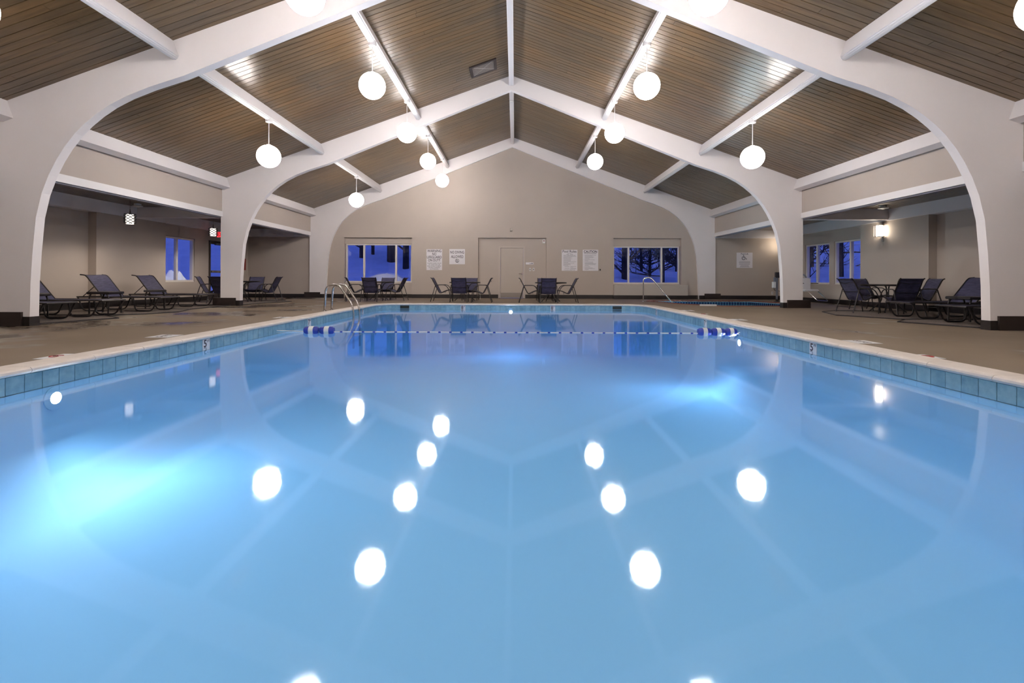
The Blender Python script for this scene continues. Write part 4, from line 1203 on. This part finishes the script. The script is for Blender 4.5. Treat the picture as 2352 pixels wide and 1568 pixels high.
# round tables
def make_table():
    root = empty('patio_table')
    t = MB(); t.lathe([(0.49, 0.638), (0.535, 0.640), (0.545, 0.652), (0.545, 0.668), (0.53, 0.678), (0.49, 0.678)], 36)
    # ring profile closed on itself
    n = 36; base = 0; t.f = [f for f in t.f if len(f) == 4]
    for k in range(n): t.f.append(((5 * n + k), 5 * n + (k + 1) % n, (k + 1) % n, k))
    t.build('table_rim', 'dark_metal', root, True)
    g = MB(); g.lathe([(0.0, 0.660), (0.50, 0.660), (0.50, 0.668), (0.0, 0.668)], 36); g.build('glass_top', 'table_glass', root, True)
    for k in range(4):
        a = PI / 4 + PI / 2 * k; c, s_ = math.cos(a), math.sin(a)
        pts = fillet([(0.44, 0, 0.645), (0.20, 0, 0.63), (0.10, 0, 0.40), (0.14, 0, 0.22), (0.36, 0, 0.012)], 0.10, 5)
        m = MB(); m.tube([(p.x * c, p.x * s_, p.z) for p in pts], 0.014, 7); m.build('leg', 'dark_metal', root, True)
    m = MB(); m.lathe([(0.115, 0.385), (0.13, 0.39), (0.13, 0.41), (0.115, 0.415)], 20); m.build('ring', 'dark_metal', root, True)
    return root
tp = make_table()
tables = [(9.15, 11.66, 0.01, 'round dark-rimmed table in the right alcove'), (-8.86, 15.68, 0.01, 'round dark-rimmed table hidden by the left middle column'),
          (-4.76, 17.18, 0, 'round dark-rimmed table under the left rear window'), (-1.64, 16.88, 0, 'round dark-rimmed table left of the far door'), (1.36, 16.52, 0, 'round glass-topped table right of the far door')]
for i, (x, y, z, lab) in enumerate(tables):
    o = tp if i == 0 else copy_tree(tp)
    o.location = (x, y, z); o.rotation_euler = (0, 0, 0.3 * i); tag(o, lab, 'table', 'round patio tables')

# ------------------------------------------------------------------ chaise loungers
def make_lounger():
    root = empty('chaise_lounge')
    zb = 0.325
    w = 0.31
    for sy in (-1, 1):
        y = sy * w
        m = MB(); m.tube([(p.x, p.y, p.z) for p in fillet([(-0.95, y, zb), (0.90, y, zb), (0.985, y * 0.999, zb - 0.01)], 0.04)], 0.0165, 8); m.build('side_rail', 'dark_metal', root, True)
        for x0, x1, x2, x3 in ((0.30, 0.42, 0.80, 0.96), (-0.93, -0.80, -0.34, -0.20)):
            pts = fillet([(x0 + 0.06 if x0 > 0 else x0, y, zb), (x1, y, 0.017), (x2, y, 0.017), (x3, y, zb)], 0.09, 6)
            m = MB(); m.tube(pts, 0.0155, 8); m.build('leg', 'dark_metal', root, True)
        back = [(-0.37, zb), (-0.735, 0.78), (-0.785, 0.825), (-0.90, 0.838)]
        m = MB(); m.tube(fillet([(x, sy * 0.285, z) for x, z in back], 0.05), 0.014, 8); m.build('back_rail', 'dark_metal', root, True)
        m = MB(); m.tube([(-0.565, sy * 0.285, 0.57), (-0.82, sy * 0.292, zb + 0.02)], 0.010, 6); m.build('prop_bar', 'dark_metal', root, True)
    m = MB(); m.tube([(0.985, -w, zb - 0.01), (0.985, w, zb - 0.01)], 0.0165, 8); m.build('end_bar', 'dark_metal', root, True)
    m = MB(); m.tube([(-0.95, -w, zb), (-0.95, w, zb)], 0.0165, 8); m.build('end_bar', 'dark_metal', root, True)
    m = MB(); m.tube([(-0.37, -w, zb - 0.02), (-0.37, w, zb - 0.02)], 0.012, 6); m.build('hinge_bar', 'dark_metal', root, True)
    ribbon([(-0.40, zb + 0.004), (0.0, zb), (0.4, zb), (0.8, zb + 0.004), (0.94, zb + 0.008)], 0.58, 0.006, 0.012).build('bed_sling', 'sling_fabric', root, True)
    b = ribbon([(-0.37, zb + 0.01), (-0.55, 0.55), (-0.70, 0.737), (-0.745, 0.79), (-0.785, 0.822), (-0.83, 0.836), (-0.90, 0.842)], 0.56, 0.006, 0.008)
    b.build('back_sling', 'sling_fabric', root, True)
    return root
lp = make_lounger()
loungers = [(-8.98, 8.50, 2, 'navy chaise lounge at far left, mostly hidden by the nearest column'), (-8.93, 9.52, 4, 'navy chaise lounge second from the nearest left column'),
            (-8.95, 11.20, -1, 'navy chaise lounge in the middle of the left row, back raised'), (-9.20, 12.98, -2, 'navy chaise lounge at the far end of the left row, by the window'),
            (9.05, 10.00, 181, 'navy chaise lounge beside the right dining set, back raised'), (8.92, 8.66, 181, 'navy chaise lounge half hidden by the nearest right column')]
for i, (x, y, a, lab) in enumerate(loungers):
    o = lp if i == 0 else copy_tree(lp)
    o.location = (x, y, 0.010); o.rotation_euler = (0, 0, math.radians(a)); tag(o, lab, 'lounge chair', 'navy chaise lounges along the alcoves')

def make_side_table():
    root = empty('side_table')
    m = MB(); m.bbox(-0.23, 0.23, -0.23, 0.23, 0.415, 0.47, 0.012); m.build('table_top', 'dark_metal', root)
    for sx in (-1, 1):
        for sy in (-1, 1):
            m = MB(); m.tube(fillet([(sx * 0.16, sy * 0.19, 0.42), (sx * 0.19, sy * 0.19, 0.36), (sx * 0.19, sy * 0.19, 0.0)], 0.04), 0.016, 8); m.build('leg', 'dark_metal', root, True)
    return root
sp = make_side_table()
for i, (x, y, a, lab) in enumerate([(-9.05, 9.00, 4, 'small square black side table behind the nearest left column'), (-8.75, 10.33, 5, 'small square black side table between the second and third left loungers'),
                                    (-8.95, 12.02, 38, 'small square black side table before the farthest left lounger'), (8.80, 9.24, 10, 'small square black side table between the right loungers')]):
    o = sp if i == 0 else copy_tree(sp)
    o.location = (x, y, 0.010); o.rotation_euler = (0, 0, math.radians(a)); o.scale = (1, 0.8 if i == 0 else 1, 1); tag(o, lab, 'side table', 'small black side tables')

# ------------------------------------------------------------------ outdoors: snow, trees
def ground(x, y):
    z = -0.35
    if y > YB:
        k = 0.185 - 0.0055 * x
        z += max(0, y - 21.0) * max(0.05, k)
        z += 1.42 * math.exp(-((x + 5.6) / 2.0) ** 2 - ((y - 21.2) / 0.8) ** 2)
        z += 0.75 * math.exp(-((x - 7.4) / 1.0) ** 2 - ((y - 21.0) / 0.7) ** 2)
    if x < -11: z += 1.30 * math.exp(-((x + 12.5) / 0.8) ** 2 - ((y - 17.4) / 1.35) ** 2) * (1 + 0.10 * math.sin(5 * y + 3 * x) + 0.09 * math.sin(11 * y - 7 * x) + 0.05 * math.sin(17 * x + 13 * y)) + max(0, -x - 13) * 0.06
    if x > 11: z += max(0, x - 12) * 0.16
    z += 0.06 * math.sin(x * 1.3 + y * 0.7) + 0.05 * math.sin(y * 1.9 - x * 0.6)
    return z
m = MB(); xs = [-60 + 1.0 * i for i in range(121)]
xs = sorted(set([round(-60 + 2 * i, 2) for i in range(61)] + [round(-20 + 0.5 * i, 2) for i in range(81)] + [round(-14 + 0.2 * i, 2) for i in range(15)]))
ys = sorted(set([round(-20 + 2 * i, 2) for i in range(51)] + [round(14 + 0.5 * i, 2) for i in range(40)] + [round(15.2 + 0.2 * i, 2) for i in range(22)]))
for y in ys:
    for x in xs:
        inside = -11.3 < x < 11.3 and -4.6 < y < 19.8
        m.v.append((x, y, -3.5 if inside else ground(x, y)))
nx_ = len(xs)
for j in range(len(ys) - 1):
    for i in range(nx_ - 1):
        m.f.append((j * nx_ + i, j * nx_ + i + 1, (j + 1) * nx_ + i + 1, (j + 1) * nx_ + i))
o = m.build('snow_ground', 'snow', None, True); tag(o, 'blue twilight snow outside the windows', 'snow', kind='stuff')

def tree(x, y, h, r, seed, label, lean=0.0, dense=1):
    g = random.Random(seed)
    root = empty('bare_tree', (x, y, ground(x, y) - 0.1)); tag(root, label, 'tree', 'bare trees outside the windows')
    t = MB(); path = [(lean * h * q * q, 0.12 * math.sin(3 * q + seed), h * q) for q in (0, 0.2, 0.4, 0.6, 0.8, 1.0)]
    t.tube(path, [r, r * 0.9, r * 0.75, r * 0.6, r * 0.4, r * 0.15], 8); t.build('trunk', 'bark', root, True)
    b = MB()
    def branch(p, d, l, rad, lev):
        rad = max(rad, 0.012)
        pts = [p]; q = Vector(p); dd = Vector(d)
        for k in range(3):
            dd = (dd + Vector((g.uniform(-.35, .35), g.uniform(-.35, .35), g.uniform(-.15, .3)))).normalized(); q = q + dd * l / 3; pts.append(tuple(q))
        b.tube(pts, [rad, rad * 0.75, rad * 0.5, rad * 0.25], 4)
        if lev:
            for k in range(5 if lev > 1 else 5):
                i = g.choice((1, 2, 3)); nd = (dd + Vector((g.uniform(-1, 1), g.uniform(-1, 1), g.uniform(-.3, .8)))).normalized()
                branch(pts[i], nd, l * g.uniform(0.45, 0.7), rad * 0.5, lev - 1)
    for k in range(int(13 * dense)):
        q = g.uniform(0.02, 0.75) ** 1.3; a = g.uniform(0, 2 * PI)
        p = (lean * h * q * q, 0, h * q)
        branch(p, (math.cos(a), math.sin(a), g.uniform(0.0, 0.8)), h * 0.28 * (1.1 - q * 0.6), r * 0.32, 2)
    o = b.build('branches', 'bark', root); o['kind'] = 'stuff'
def tx(px, Y): return CAM.x + (px - 1172) / FPX * Y
for k, (px, Y, h, r, lean, dn, lab) in enumerate([
    (818, 31, 8, 0.16, 0.0, 0.6, 'slim bare tree seen at the left edge of the left rear window'),
    (844, 33, 8, 0.12, 0.05, 0.8, 'thin bare tree in the middle pane of the left rear window'),
    (889, 31, 10, 0.33, 0.0, 0.8, 'thick bare tree trunk in the left rear window'),
    (922, 29, 9, 0.20, 0.03, 0.7, 'leaning bare tree in the right pane of the left rear window'),
    (1423, 29, 9, 0.20, 0.0, 0.6, 'bare tree trunk in the left pane of the right rear window'),
    (1462, 34, 7, 0.10, -0.05, 1.8, 'small twiggy tree left in the middle pane of the right rear window'),
    (1482, 30, 6, 0.10, 0.05, 2.6, 'dense twiggy tree in the middle of the right rear window'),
    (1512, 28, 8, 0.12, 0.0, 1.6, 'slim bare tree right in the middle pane of the right rear window'),
    (1546, 36, 8, 0.22, 0.0, 2.4, 'dark bushy bare tree in the right pane of the right rear window'),
]):
    tree(tx(px, Y), Y, h, r, 20 + k, lab, lean, dn)
tree(17.5, 25.6, 7, 0.16, 51, 'bare tree seen through the nearer right alcove window', 0.04, 1.0)
tree(19.5, 31.5, 8, 0.25, 52, 'dense dark tree seen through the farther right alcove window', 0.0, 2.0)
tree(16.5, 26.8, 5, 0.10, 53, 'small twiggy tree beside the tree outside the right alcove', 0.06, 1.2)

# invented outdoor lamp over the exit door, added to brighten the shovelled snow
yl = empty('added_yard_lamp', (-10.92, 17.4, 2.75)); tag(yl, 'added outdoor lamp above the exit door, out of view', 'wall lamp')
m = MB(); m.bbox(-0.16, 0.0, -0.10, 0.10, -0.04, 0.08, 0.01); m.build('housing', 'door_bronze', yl)
m = MB(); m.box(-0.15, -0.02, -0.09, 0.09, -0.055, -0.042); m.build('lens', 'added_yard_glow', yl)
YL = bpy.data.lights.new('bulb', 'AREA'); YL.shape = 'RECTANGLE'; YL.size = 0.13; YL.size_y = 0.18; YL.energy = 22.0; YL.color = (1.0, 0.95, 0.88)
b = bpy.data.objects.new('bulb', YL); COL.objects.link(b); b.parent = yl; b.location = (-0.085, 0, -0.06)

# print on signs and tiles stays one part each
for o in bpy.data.objects:
    if o.parent is not None and o.name.split('.')[0] in ('lettering', 'small_print'): o['kind'] = 'stuff'
